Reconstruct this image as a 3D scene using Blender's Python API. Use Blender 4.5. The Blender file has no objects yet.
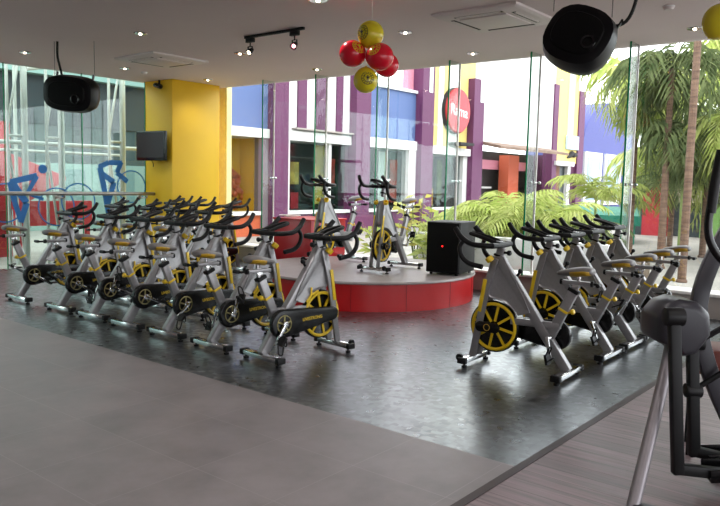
import bpy, bmesh, math, random
from mathutils import Vector, Matrix
random.seed(7)
PI = math.pi
SC = bpy.context.scene
COL = SC.collection
V = Vector

# ------------------------------------------------------------------ materials
def new_mat(name):
    m = bpy.data.materials.new(name); m.use_nodes = True
    nt = m.node_tree
    return m, nt, nt.nodes['Principled BSDF']

def lin(c):
    def f(x):
        x /= 255.0
        return x/12.92 if x <= 0.04045 else ((x+0.055)/1.055)**2.4
    return (f(c[0]), f(c[1]), f(c[2]), 1)

def mat(name, rgb, rough=0.5, metal=0.0, var=0.08, scale=12.0, bump=0.0, emit=None, estr=0.0):
    """plain surface with a faint noise variation in value (object space)"""
    m, nt, b = new_mat(name)
    N = nt.nodes; L = nt.links
    tc = N.new('ShaderNodeTexCoord'); nz = N.new('ShaderNodeTexNoise')
    nz.inputs['Scale'].default_value = scale; nz.inputs['Detail'].default_value = 3
    L.new(tc.outputs['Object'], nz.inputs['Vector'])
    cr = N.new('ShaderNodeValToRGB')
    c = lin(rgb)
    cr.color_ramp.elements[0].position = 0.3; cr.color_ramp.elements[1].position = 0.7
    cr.color_ramp.elements[0].color = (c[0]*(1-var), c[1]*(1-var), c[2]*(1-var), 1)
    cr.color_ramp.elements[1].color = (min(1, c[0]*(1+var)), min(1, c[1]*(1+var)), min(1, c[2]*(1+var)), 1)
    L.new(nz.outputs['Fac'], cr.inputs['Fac']); L.new(cr.outputs['Color'], b.inputs['Base Color'])
    b.inputs['Roughness'].default_value = rough; b.inputs['Metallic'].default_value = metal
    if bump:
        bp = N.new('ShaderNodeBump'); bp.inputs['Strength'].default_value = bump; bp.inputs['Distance'].default_value = 0.01
        L.new(nz.outputs['Fac'], bp.inputs['Height']); L.new(bp.outputs['Normal'], b.inputs['Normal'])
    if emit:
        b.inputs['Emission Color'].default_value = lin(emit); b.inputs['Emission Strength'].default_value = estr
    return m

def glass_mat(name, tint, gloss=0.9, ior=1.45):
    m = bpy.data.materials.new(name); m.use_nodes = True
    nt = m.node_tree; nt.nodes.clear(); N = nt.nodes; L = nt.links
    out = N.new('ShaderNodeOutputMaterial'); mix = N.new('ShaderNodeMixShader')
    tr = N.new('ShaderNodeBsdfTransparent'); gl = N.new('ShaderNodeBsdfGlossy')
    # Schlick reflectance from the facing angle, the same on both faces of a thin pane
    lw = N.new('ShaderNodeLayerWeight'); lw.inputs['Blend'].default_value = 0.5
    pw = N.new('ShaderNodeMath'); pw.operation = 'POWER'; pw.inputs[1].default_value = 5.0
    ma = N.new('ShaderNodeMath'); ma.operation = 'MULTIPLY_ADD'; ma.inputs[1].default_value = 0.96; ma.inputs[2].default_value = ((ior-1)/(ior+1))**2
    tr.inputs['Color'].default_value = tint; gl.inputs['Roughness'].default_value = 0.02
    gl.inputs['Color'].default_value = (gloss, gloss, gloss, 1)
    L.new(lw.outputs['Facing'], pw.inputs[0]); L.new(pw.outputs[0], ma.inputs[0])
    L.new(ma.outputs[0], mix.inputs['Fac']); L.new(tr.outputs['BSDF'], mix.inputs[1]); L.new(gl.outputs['BSDF'], mix.inputs[2])
    L.new(mix.outputs['Shader'], out.inputs['Surface'])
    return m

def leaf_mat(name, rgb, rgb2, trans=0.35):
    m = bpy.data.materials.new(name); m.use_nodes = True
    nt = m.node_tree; nt.nodes.clear(); N = nt.nodes; L = nt.links
    out = N.new('ShaderNodeOutputMaterial'); mix = N.new('ShaderNodeMixShader')
    d = N.new('ShaderNodeBsdfDiffuse'); t = N.new('ShaderNodeBsdfTranslucent')
    tc = N.new('ShaderNodeTexCoord'); nz = N.new('ShaderNodeTexNoise'); cr = N.new('ShaderNodeValToRGB')
    nz.inputs['Scale'].default_value = 3.5; nz.inputs['Detail'].default_value = 4
    L.new(tc.outputs['Object'], nz.inputs['Vector']); L.new(nz.outputs['Fac'], cr.inputs['Fac'])
    cr.color_ramp.elements[0].position = 0.35; cr.color_ramp.elements[1].position = 0.65
    cr.color_ramp.elements[0].color = lin(rgb); cr.color_ramp.elements[1].color = lin(rgb2)
    L.new(cr.outputs['Color'], d.inputs['Color']); L.new(cr.outputs['Color'], t.inputs['Color'])
    mix.inputs['Fac'].default_value = trans
    L.new(d.outputs['BSDF'], mix.inputs[1]); L.new(t.outputs['BSDF'], mix.inputs[2])
    L.new(mix.outputs['Shader'], out.inputs['Surface'])
    return m

def tile_mat(name, c1, c2, mortar, tile=0.66, off=(0, 0), rough=0.3, rvar=0.15, patch=None, mort=0.004):
    """floor tiles: thin joints on a square grid, cloudy colour, patchy gloss"""
    m, nt, b = new_mat(name); N = nt.nodes; L = nt.links
    tc = N.new('ShaderNodeTexCoord'); mp = N.new('ShaderNodeMapping')
    mp.inputs['Location'].default_value = (-off[0], -off[1], 0)
    L.new(tc.outputs['Object'], mp.inputs['Vector'])
    br = N.new('ShaderNodeTexBrick'); br.offset = 0.0; br.squash = 1.0
    br.inputs['Scale'].default_value = 1.0; br.inputs['Brick Width'].default_value = tile; br.inputs['Row Height'].default_value = tile
    br.inputs['Mortar Size'].default_value = mort; br.inputs['Mortar Smooth'].default_value = 0.1; br.inputs['Bias'].default_value = 0
    br.inputs['Color1'].default_value = (0.42, 0.42, 0.42, 1); br.inputs['Color2'].default_value = (0.58, 0.58, 0.58, 1)
    br.inputs['Mortar'].default_value = (0.5, 0.5, 0.5, 1)
    L.new(mp.outputs['Vector'], br.inputs['Vector'])
    nz = N.new('ShaderNodeTexNoise'); nz.inputs['Scale'].default_value = 2.2; nz.inputs['Detail'].default_value = 6; nz.inputs['Roughness'].default_value = 0.62
    L.new(mp.outputs['Vector'], nz.inputs['Vector'])
    add = N.new('ShaderNodeMath'); add.operation = 'ADD'
    sc = N.new('ShaderNodeMath'); sc.operation = 'MULTIPLY'; sc.inputs[1].default_value = 0.35
    L.new(br.outputs['Color'], sc.inputs[0]); L.new(sc.outputs[0], add.inputs[0]); L.new(nz.outputs['Fac'], add.inputs[1])
    cr = N.new('ShaderNodeValToRGB'); cr.color_ramp.elements[0].position = 0.5; cr.color_ramp.elements[1].position = 0.85
    cr.color_ramp.elements[0].color = lin(c1); cr.color_ramp.elements[1].color = lin(c2)
    L.new(add.outputs[0], cr.inputs['Fac'])
    mx = N.new('ShaderNodeMixRGB'); mx.inputs['Color2'].default_value = lin(mortar)
    L.new(br.outputs['Fac'], mx.inputs['Fac']); L.new(cr.outputs['Color'], mx.inputs['Color1'])
    col_out = mx.outputs['Color']
    if patch:
        # fine worn mosaic inside the tiles: small squares with their own gloss and tone
        ck = N.new('ShaderNodeTexVoronoi'); ck.distance = 'CHEBYCHEV'; ck.inputs['Scale'].default_value = 20; ck.inputs['Randomness'].default_value = 0.8
        L.new(mp.outputs['Vector'], ck.inputs['Vector'])
        sp = N.new('ShaderNodeSeparateColor'); L.new(ck.outputs['Color'], sp.inputs['Color'])
        nz2 = N.new('ShaderNodeTexNoise'); nz2.inputs['Scale'].default_value = 1.6; nz2.inputs['Detail'].default_value = 5
        L.new(mp.outputs['Vector'], nz2.inputs['Vector'])
        pw = N.new('ShaderNodeMath'); pw.operation = 'POWER'; pw.inputs[1].default_value = 9.0
        L.new(sp.outputs['Red'], pw.inputs[0])
        pm = N.new('ShaderNodeMath'); pm.operation = 'MULTIPLY'; L.new(pw.outputs[0], pm.inputs[0]); L.new(nz2.outputs['Fac'], pm.inputs[1])
        m2 = N.new('ShaderNodeMixRGB'); m2.inputs['Color2'].default_value = lin(patch)
        L.new(pm.outputs[0], m2.inputs['Fac']); L.new(mx.outputs['Color'], m2.inputs['Color1'])
        col_out = m2.outputs['Color']
        mr = N.new('ShaderNodeMapRange'); mr.inputs['To Min'].default_value = rough-rvar*0.5; mr.inputs['To Max'].default_value = rough+rvar
        mu = N.new('ShaderNodeMath'); mu.operation = 'MULTIPLY'; L.new(sp.outputs['Green'], mu.inputs[0]); L.new(nz2.outputs['Fac'], mu.inputs[1])
        L.new(mu.outputs[0], mr.inputs['Value']); mr.inputs['From Max'].default_value = 0.55
        L.new(mr.outputs['Result'], b.inputs['Roughness'])
        b.inputs['Specular IOR Level'].default_value = 1.0; b.inputs['Coat Weight'].default_value = 0.7; b.inputs['Coat Roughness'].default_value = 0.26; b.inputs['Coat Tint'].default_value = (0.92, 0.97, 1, 1)
        b.inputs['Specular Tint'].default_value = (0.86, 0.94, 1.0, 1)
        bp = N.new('ShaderNodeBump'); bp.inputs['Strength'].default_value = 0.04; bp.inputs['Distance'].default_value = 0.01
        L.new(sp.outputs['Blue'], bp.inputs['Height']); L.new(bp.outputs['Normal'], b.inputs['Normal'])
    else:
        mr = N.new('ShaderNodeMapRange'); mr.inputs['To Min'].default_value = rough-rvar; mr.inputs['To Max'].default_value = rough+rvar
        L.new(nz.outputs['Fac'], mr.inputs['Value']); L.new(mr.outputs['Result'], b.inputs['Roughness'])
    L.new(col_out, b.inputs['Base Color'])
    return m

def deck_mat(name):
    """grooved boards whose length runs along Y"""
    m, nt, b = new_mat(name); N = nt.nodes; L = nt.links
    tc = N.new('ShaderNodeTexCoord'); mp = N.new('ShaderNodeMapping'); mp.inputs['Rotation'].default_value = (0, 0, PI/2)
    L.new(tc.outputs['Object'], mp.inputs['Vector'])
    br = N.new('ShaderNodeTexBrick'); br.offset = 0.37
    br.inputs['Scale'].default_value = 1.0; br.inputs['Brick Width'].default_value = 7.5; br.inputs['Row Height'].default_value = 0.14
    br.inputs['Mortar Size'].default_value = 0.004; br.inputs['Mortar Smooth'].default_value = 0.3
    br.inputs['Color1'].default_value = lin((116, 101, 103)); br.inputs['Color2'].default_value = lin((92, 78, 80)); br.inputs['Mortar'].default_value = lin((74, 58, 60))
    L.new(mp.outputs['Vector'], br.inputs['Vector'])
    st = N.new('ShaderNodeMapping'); st.inputs['Scale'].default_value = (26, 1.6, 1)
    L.new(tc.outputs['Object'], st.inputs['Vector'])
    nz = N.new('ShaderNodeTexNoise'); nz.inputs['Scale'].default_value = 1.0; nz.inputs['Detail'].default_value = 4
    L.new(st.outputs['Vector'], nz.inputs['Vector'])
    cr = N.new('ShaderNodeValToRGB'); cr.color_ramp.elements[0].position = 0.32; cr.color_ramp.elements[1].position = 0.68
    cr.color_ramp.elements[0].color = (0.5, 0.48, 0.48, 1); cr.color_ramp.elements[1].color = (1.55, 1.5, 1.52, 1)
    L.new(nz.outputs['Fac'], cr.inputs['Fac'])
    mx = N.new('ShaderNodeMixRGB'); mx.blend_type = 'MULTIPLY'; mx.inputs['Fac'].default_value = 1
    L.new(br.outputs['Color'], mx.inputs['Color1']); L.new(cr.outputs['Color'], mx.inputs['Color2'])
    L.new(mx.outputs['Color'], b.inputs['Base Color'])
    mr = N.new('ShaderNodeMapRange'); mr.inputs['To Min'].default_value = 0.28; mr.inputs['To Max'].default_value = 0.55
    L.new(nz.outputs['Fac'], mr.inputs['Value']); L.new(mr.outputs['Result'], b.inputs['Roughness'])
    bp = N.new('ShaderNodeBump'); bp.inputs['Strength'].default_value = 0.35; bp.inputs['Distance'].default_value = 0.01
    L.new(br.outputs['Fac'], bp.inputs['Height']); bp.invert = True
    L.new(bp.outputs['Normal'], b.inputs['Normal'])
    return m

def trunk_mat(name, c1, c2):
    m, nt, b = new_mat(name); N = nt.nodes; L = nt.links
    tc = N.new('ShaderNodeTexCoord'); mp = N.new('ShaderNodeMapping'); mp.inputs['Scale'].default_value = (2, 2, 14)
    L.new(tc.outputs['Object'], mp.inputs['Vector'])
    nz = N.new('ShaderNodeTexNoise'); nz.inputs['Scale'].default_value = 1.2; nz.inputs['Detail'].default_value = 5
    L.new(mp.outputs['Vector'], nz.inputs['Vector'])
    cr = N.new('ShaderNodeValToRGB'); cr.color_ramp.elements[0].position = 0.35; cr.color_ramp.elements[1].position = 0.65
    cr.color_ramp.elements[0].color = lin(c1); cr.color_ramp.elements[1].color = lin(c2)
    L.new(nz.outputs['Fac'], cr.inputs['Fac']); L.new(cr.outputs['Color'], b.inputs['Base Color'])
    b.inputs['Roughness'].default_value = 0.85
    return m

M = {}
M['silver'] = mat('silver paint', (142, 140, 141), 0.33, 0.5, 0.05, 30)
M['chrome'] = mat('chrome', (205, 205, 205), 0.14, 1.0, 0.03)
M['black'] = mat('black rubber', (13, 13, 14), 0.5, 0, 0.15, 40)
M['gloss_black'] = mat('gloss black plastic', (8, 8, 9), 0.26, 0, 0.1, 20)
M['bar_black'] = mat('bar grip black', (14, 14, 15), 0.45, 0, 0.2, 60, 0.15)
M['yellow'] = mat('bright yellow plastic', (222, 186, 28), 0.4, 0, 0.05)
M['ring'] = mat('dull brass grey ring', (150, 140, 92), 0.35, 0.5, 0.05)
M['seat_grey'] = mat('saddle grey vinyl', (100, 96, 94), 0.45, 0, 0.06, 40, 0.1)
M['seat_yellow'] = mat('saddle yellow vinyl', (176, 138, 28), 0.45, 0, 0.08, 40)
M['ceiling'] = mat('ceiling paint', (226, 213, 213), 0.9, 0, 0.015, 1.0)
M['white'] = mat('white paint', (228, 228, 226), 0.6, 0, 0.02, 2)
M['ac_white'] = mat('air conditioner white plastic', (216, 206, 204), 0.5, 0, 0.02, 3)
M['dark'] = mat('dark slot', (30, 28, 28), 0.8)
M['wall_in'] = mat('interior wall paint', (190, 184, 180), 0.85, 0, 0.02, 1)
M['col_yellow'] = mat('column yellow paint', (236, 190, 28), 0.55, 0, 0.03, 1.5)
M['ext_yellow'] = mat('facade pale yellow paint', (240, 218, 130), 0.7, 0, 0.03, 1.0)
M['purple'] = mat('facade purple paint', (102, 42, 88), 0.65, 0, 0.05, 0.8)
M['deep_purple'] = mat('facade deep purple paint', (88, 36, 72), 0.65, 0, 0.05, 0.8)
M['blue'] = mat('facade blue paint', (92, 116, 168), 0.7, 0, 0.04, 0.6)
M['dome_blue'] = mat('facade periwinkle paint', (84, 90, 158), 0.7, 0, 0.04, 0.6)
M['ext_white'] = mat('facade white paint', (240, 240, 238), 0.7, 0, 0.02, 0.8)
M['pink'] = mat('facade pink paint', (232, 150, 172), 0.7)
M['shop_dark'] = mat('dark shop interior', (26, 27, 26), 0.6, 0, 0.5, 1.2)
M['shop_ochre'] = mat('ochre shop wall', (232, 172, 40), 0.7, 0, 0.15, 1.2)
M['lilac'] = mat('lilac grey wall', (140, 124, 138), 0.7, 0, 0.08, 1)
M['orange'] = mat('orange paint', (205, 96, 60), 0.7, 0, 0.1, 1)
M['brown'] = mat('brown wood', (128, 70, 38), 0.6, 0, 0.15, 4)
M['red_stage'] = mat('red laminate', (186, 22, 26), 0.33, 0, 0.05, 2)
M['stage_top'] = mat('stage grey vinyl', (140, 132, 130), 0.35, 0, 0.1, 5)
M['counter_red'] = mat('counter red laminate', (178, 20, 32), 0.35, 0, 0.05, 2)
M['rail_steel'] = mat('brushed steel rail', (150, 146, 140), 0.35, 0.7, 0.06, 20)
M['tube_white'] = mat('white steel tube', (206, 210, 202), 0.45, 0, 0.03, 4)
M['decal_blue'] = mat('blue vinyl', (22, 110, 180), 0.5, 0, 0.1, 8)
M['kiosk_red'] = mat('kiosk red paint', (190, 40, 52), 0.6, 0, 0.08, 1)
M['teal_wall'] = mat('far grey teal wall', (72, 88, 86), 0.8, 0, 0.12, 0.7)
M['pale_teal'] = mat('far pale teal wall', (150, 182, 174), 0.8, 0, 0.08, 0.7)
M['far_dark'] = mat('far dark glazing', (42, 52, 54), 0.4, 0, 0.3, 1)
M['pavement'] = mat('pale outdoor paving', (160, 156, 148), 0.9, 0, 0.12, 1.4)
M['plinth'] = mat('grey plinth render', (150, 142, 136), 0.7, 0, 0.05, 3)
M['sill'] = mat('white stone sill', (228, 224, 220), 0.4, 0, 0.03, 3)
M['glass'] = glass_mat('clear glass', (0.97, 0.985, 0.98, 1))
M['glass_teal'] = glass_mat('pale green glass', (0.86, 0.95, 0.92, 1))
M['glass_green'] = glass_mat('green edge glass', (0.94, 0.985, 0.965, 1), 0.4)
M['glass_edge'] = mat('green glass edge', (26, 128, 80), 0.2)
M['shop_glass'] = glass_mat('shop window glass', (0.8, 0.84, 0.83, 1), 0.3, 1.2)
M['screen'] = mat('dark tv screen', (15, 18, 27), 0.3, 0, 0.1, 2)
M['balloon_red'] = mat('red latex', (226, 20, 46), 0.2, 0, 0.04, 3)
M['balloon_yellow'] = mat('yellow latex', (222, 204, 40), 0.2, 0, 0.04, 3)
M['emblem'] = mat('black print', (28, 24, 16), 0.5)
M['lamp_warm'] = mat('warm lamp glow', (255, 236, 200), 0.4, emit=(255, 236, 205), estr=9.0)
M['lamp_red'] = mat('pink lamp glow', (255, 190, 190), 0.4, emit=(255, 170, 180), estr=4.0)
M['brass'] = mat('brass reflector', (190, 150, 90), 0.25, 0.9)
M['led_red'] = mat('red indicator', (255, 40, 40), 0.4, emit=(255, 30, 30), estr=2.0)
M['pod_black'] = mat('speaker pod black', (7, 7, 9), 0.4, 0, 0.15, 8)
M['cabinet_black'] = mat('speaker cabinet black', (8, 8, 8), 0.6, 0, 0.2, 50, 0.05)
M['cabinet_grey'] = mat('speaker cabinet side', (30, 29, 28), 0.55, 0, 0.1, 30)
M['ell_grey'] = mat('charcoal machine plastic', (46, 45, 50), 0.38, 0, 0.08, 10)
M['ell_silver'] = mat('machine silver tube', (120, 115, 118), 0.42, 0.5, 0.05, 20)
M['leaf_light'] = leaf_mat('light palm leaf', (168, 188, 92), (212, 218, 140))
M['leaf_mid'] = leaf_mat('mid palm leaf', (92, 110, 72), (146, 158, 108))
M['leaf_dark'] = leaf_mat('dark palm leaf', (58, 88, 52), (104, 132, 80))
M['leaf_yellow'] = leaf_mat('yellow green leaf', (186, 190, 84), (214, 206, 120))
M['trunk'] = trunk_mat('palm trunk bark', (92, 68, 54), (140, 112, 92))
M['stem'] = mat('green stem', (112, 128, 70), 0.8)
M['teal_canopy'] = mat('teal green canvas', (14, 122, 98), 0.7, 0, 0.08, 2)
M['beige'] = mat('beige cladding', (214, 202, 174), 0.8, 0, 0.05, 1)
M['green_wall'] = mat('lime green paint', (128, 172, 92), 0.8, 0, 0.05, 1)
M['cable_white'] = mat('white cable', (220, 216, 210), 0.5)
M['wire'] = mat('thin steel wire', (110, 104, 102), 0.4, 0.6)
M['poster_red'] = mat('poster red print', (190, 60, 40), 0.6, 0, 0.45, 3)
M['poster_mix'] = mat('poster mixed print', (168, 150, 60), 0.6, 0, 0.6, 3)
M['skin_pad'] = mat('red brown vinyl', (96, 40, 30), 0.5, 0, 0.1, 8)
M['floor_dark'] = tile_mat('dark worn floor tile', (22, 21, 21), (36, 34, 34), (14, 13, 13), off=(3.94, 4.01), rough=0.34, rvar=0.14, patch=(120, 120, 122), mort=0.006)
M['floor_grey'] = tile_mat('grey floor tile', (104, 99, 100), (128, 121, 122), (138, 132, 132), off=(3.94, 4.01), rough=0.42, rvar=0.1, mort=0.0018)
M['deck'] = deck_mat('grooved brown deck boards')
M['deck_trim'] = mat('dark brown edge strip', (50, 38, 38), 0.4, 0, 0.1, 10)

for k_ in ('purple', 'deep_purple', 'blue', 'dome_blue', 'ext_yellow', 'ext_white', 'pink', 'shop_ochre', 'lilac', 'orange', 'brown', 'kiosk_red', 'teal_wall', 'pale_teal', 'tube_white', 'pavement', 'teal_canopy', 'beige', 'green_wall', 'leaf_light', 'leaf_mid', 'leaf_dark', 'leaf_yellow', 'trunk', 'poster_red', 'poster_mix'):
    for nd in M[k_].node_tree.nodes:
        if nd.type == 'VALTORGB':
            for e_ in nd.color_ramp.elements: e_.color = [c_*0.72 for c_ in e_.color[:3]]+[1]

for k_, v_ in (('black', 0.25), ('bar_black', 0.25), ('pod_black', 0.2), ('cabinet_black', 0.15), ('cabinet_grey', 0.25), ('ell_grey', 0.3), ('deck_trim', 0.2), ('gloss_black', 0.35)):
    M[k_].node_tree.nodes['Principled BSDF'].inputs['Specular IOR Level'].default_value = v_

# ------------------------------------------------------------------ mesh builder
def smooth_pts(pts, k):
    if not k: return [V(p) for p in pts]
    P = [V(p) for p in pts]; Q = [P[0]*2-P[1]] + P + [P[-1]*2-P[-2]]; out = []
    for i in range(1, len(Q)-2):
        a, b, c, d = Q[i-1:i+3]
        for j in range(k):
            t = j/k
            out.append(0.5*((2*b)+(c-a)*t+(2*a-5*b+4*c-d)*t*t+(3*b-a-3*c+d)*t**3))
    out.append(P[-1])
    return out

class MB:
    def __init__(s): s.b = bmesh.new()
    def ring_skin(s, rings, cap=True, closed=False):
        vs = [[s.b.verts.new(p) for p in r] for r in rings]; n = len(vs[0])
        R = range(len(vs)) if closed else range(len(vs)-1)
        for i in R:
            A, B = vs[i], vs[(i+1) % len(vs)]
            for j in range(n): s.b.faces.new((A[j], A[(j+1) % n], B[(j+1) % n], B[j]))
        if cap and not closed:
            s.b.faces.new(vs[0][::-1]); s.b.faces.new(vs[-1])
        return s
    def tube(s, pts, r, n=8, k=0, up=None, w=None):
        """round tube (r number or list); w=(half width, half height) sweeps a rectangle instead"""
        P = smooth_pts(pts, k); m = len(P); rings = []
        nrm = None
        for i, p in enumerate(P):
            t = (P[min(i+1, m-1)]-P[max(i-1, 0)]).normalized()
            if nrm is None:
                u = V(up) if up else (V((0, 1, 0)) if abs(t.y) < 0.9 else V((0, 0, 1)))
                nrm = (u-t*u.dot(t)).normalized()
            else:
                nrm = (nrm-t*nrm.dot(t)).normalized()
            bn = t.cross(nrm)
            if w:
                a, b = w if not isinstance(w, list) else w[min(int(i*len(w)/m), len(w)-1)]
                rings.append([p+nrm*a+bn*b, p-nrm*a+bn*b, p-nrm*a-bn*b, p+nrm*a-bn*b])
            else:
                if isinstance(r, (list, tuple)):
                    f = i/(m-1)*(len(r)-1); q = min(int(f), len(r)-2); rr = r[q]+(r[q+1]-r[q])*(f-q)
                else: rr = r
                rings.append([p+nrm*(rr*math.cos(2*PI*j/n))+bn*(rr*math.sin(2*PI*j/n)) for j in range(n)])
        return s.ring_skin(rings)
    def bar(s, a, b, hw, hh, up=(0, 1, 0)): return s.tube([a, b], 0, w=(hw, hh), up=up)
    def box(s, c, d, rz=0.0, mtx=None):
        mt = mtx or (Matrix.Translation(V(c)) @ Matrix.Rotation(rz, 4, 'Z'))
        x, y, z = d[0]/2, d[1]/2, d[2]/2
        vs = [s.b.verts.new(mt @ V(p)) for p in ((-x, -y, -z), (x, -y, -z), (x, y, -z), (-x, y, -z), (-x, -y, z), (x, -y, z), (x, y, z), (-x, y, z))]
        for f in ((0, 3, 2, 1), (4, 5, 6, 7), (0, 1, 5, 4), (1, 2, 6, 5), (2, 3, 7, 6), (3, 0, 4, 7)): s.b.faces.new([vs[i] for i in f])
        return s
    def bx(s, a, b):
        return s.box([(a[i]+b[i])/2 for i in range(3)], [abs(b[i]-a[i]) for i in range(3)])
    def prism(s, poly, f0, f1):
        """poly: 2d points; f0/f1 map a 2d point to 3d for the two caps"""
        return s.ring_skin([[V(f0(p)) for p in poly], [V(f1(p)) for p in poly]])
    def pxz(s, poly, y0, y1): return s.prism(poly, lambda p: (p[0], y0, p[1]), lambda p: (p[0], y1, p[1]))
    def lathe(s, prof, o, ax, n=24):
        """prof: (radius, distance along axis)"""
        ax = V(ax).normalized(); u = ax.orthogonal().normalized(); v = ax.cross(u); o = V(o); rings = []
        for r, t in prof:
            r = max(r, 1e-4)
            rings.append([o+ax*t+u*(r*math.cos(2*PI*j/n))+v*(r*math.sin(2*PI*j/n)) for j in range(n)])
        return s.ring_skin(rings)
    def cyl(s, a, b, r, n=16):
        a, b = V(a), V(b); return s.lathe([(r, 0), (r, (b-a).length)], a, b-a, n)
    def ball(s, c, r, n=16, m=10, mtx=None):
        if not isinstance(r, (tuple, list)): r = (r, r, r)
        rings = []
        for i in range(m+1):
            a = PI*i/m; rr = max(math.sin(a), 1e-3)
            ring = []
            for j in range(n):
                p = V((r[0]*rr*math.cos(2*PI*j/n), r[1]*rr*math.sin(2*PI*j/n), -r[2]*math.cos(a)))
                if mtx: p = mtx @ p
                ring.append(V(c)+p)
            rings.append(ring)
        return s.ring_skin(rings)
    def torus(s, c, ax, R, r, n=32, m=8, a0=0, a1=2*PI, u=None):
        ax = V(ax).normalized(); u = V(u).normalized() if u else ax.orthogonal().normalized(); v = ax.cross(u); c = V(c)
        full = abs(a1-a0-2*PI) < 1e-6; rings = []
        for i in range(n if full else n+1):
            a = a0+(a1-a0)*i/n; d = u*math.cos(a)+v*math.sin(a)
            rings.append([c+d*(R+r*math.cos(2*PI*j/m))+ax*(r*math.sin(2*PI*j/m)) for j in range(m)])
        return s.ring_skin(rings, closed=full)
    def quad(s, *p): s.b.faces.new([s.b.verts.new(V(q)) for q in p]); return s
    def build(s, name, m, parent=None, bevel=0.0, seg=2, sharp=35, loc=None):
        bmesh.ops.recalc_face_normals(s.b, faces=s.b.faces)
        if bevel:
            es = [e for e in s.b.edges if len(e.link_faces) == 2 and e.calc_face_angle(0) > math.radians(40)]
            bmesh.ops.bevel(s.b, geom=es, offset=bevel, segments=seg, profile=0.5, affect='EDGES', clamp_overlap=True)
        me = bpy.data.meshes.new(name); s.b.to_mesh(me); s.b.free()
        me.materials.append(m); me.shade_smooth(); me.set_sharp_from_angle(angle=math.radians(sharp))
        o = bpy.data.objects.new(name, me); COL.objects.link(o)
        if parent: o.parent = parent
        if loc: o.location = loc
        return o

def tag(o, label, cat=None, group=None, kind=None):
    o['label'] = label
    if cat: o['category'] = cat
    if group: o['group'] = group
    if kind: o['kind'] = kind
    return o
def empty(name, loc=(0, 0, 0), rz=0.0, label=None, cat=None, group=None, kind=None):
    o = bpy.data.objects.new(name, None); COL.objects.link(o); o.empty_display_size = 0.1
    o.location = loc; o.rotation_euler = (0, 0, rz)
    if label: tag(o, label, cat, group, kind)
    return o
def struct(o, label, cat):
    return tag(o, label, cat, kind='structure')
def copy_tree(o, parent=None):
    c = o.copy(); COL.objects.link(c)
    if parent: c.parent = parent
    for ch in list(o.children): copy_tree(ch, c)
    return c
def text(name, s, size, m, parent, loc, rot, ext=0.001, align='CENTER'):
    cu = bpy.data.curves.new(name, 'FONT'); cu.body = s; cu.size = size; cu.extrude = ext; cu.align_x = align; cu.align_y = 'CENTER'
    cu.materials.append(m)
    cu.offset = size*0.012
    t = bpy.data.objects.new(name+'_outline', cu); me = bpy.data.meshes.new_from_object(t)
    bpy.data.objects.remove(t); bpy.data.curves.remove(cu); me.name = name
    o = bpy.data.objects.new(name, me); COL.objects.link(o); o.parent = parent; o.location = loc; o.rotation_euler = rot
    return o

# ------------------------------------------------------------------ room (X runs towards the window wall, Y towards the left glass)
CH = 3.7; WX = 10.45; WY = 13.3; EX = 3.94; EY = 1.95
struct(MB().bx((EX, EY, -0.12), (WX, WY, 0)).build('floor', M['floor_dark']), 'dark worn glossy tiled floor under the spin bikes', 'floor')
struct(MB().bx((-6, EY, -0.12), (EX, WY, 0)).build('floor', M['floor_grey']), 'lighter grey tiled floor in front of the bikes', 'floor')
struct(MB().bx((-6, -7, -0.12), (WX, EY-0.055, 0)).build('floor', M['deck']), 'brown grooved board floor under the exercise machine', 'floor')
struct(MB().bx((-6, EY-0.055, -0.12), (WX, EY, 0.004)).build('trim_1', M['deck_trim']), 'dark brown strip along the edge of the board floor', 'trim')
struct(MB().bx((-6, -7, CH), (WX+0.15, WY+0.15, CH+0.3)).build('ceiling', M['ceiling']), 'plain pale pinkish grey ceiling', 'ceiling')
struct(MB().bx((-6.2, -7, 0), (-6, WY, CH)).build('wall_back', M['wall_in']), 'plain pale wall behind the photographer', 'wall')
struct(MB().bx((-6, WY-0.1, 0), (-0.5, WY+0.1, CH)).build('wall_left', M['wall_in']), 'plain pale wall beyond the left glass', 'wall')

# yellow column with its television
struct(MB().bx((9.08, 12.36, 0), (10.3, 13.28, CH)).build('wall_corner', M['col_yellow'], bevel=0.006), 'bright yellow painted corner pillar beside the left glass', 'pillar')

MB().bx((10.62, 12.5, -0.15), (10.76, 13.28, 6)).build('yellow_post', mat('pale yellow post paint', (252, 238, 170), 0.7))
tag(bpy.data.objects['yellow_post'], 'pale yellow painted post just outside the glass beside the yellow pillar', 'post')
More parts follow.
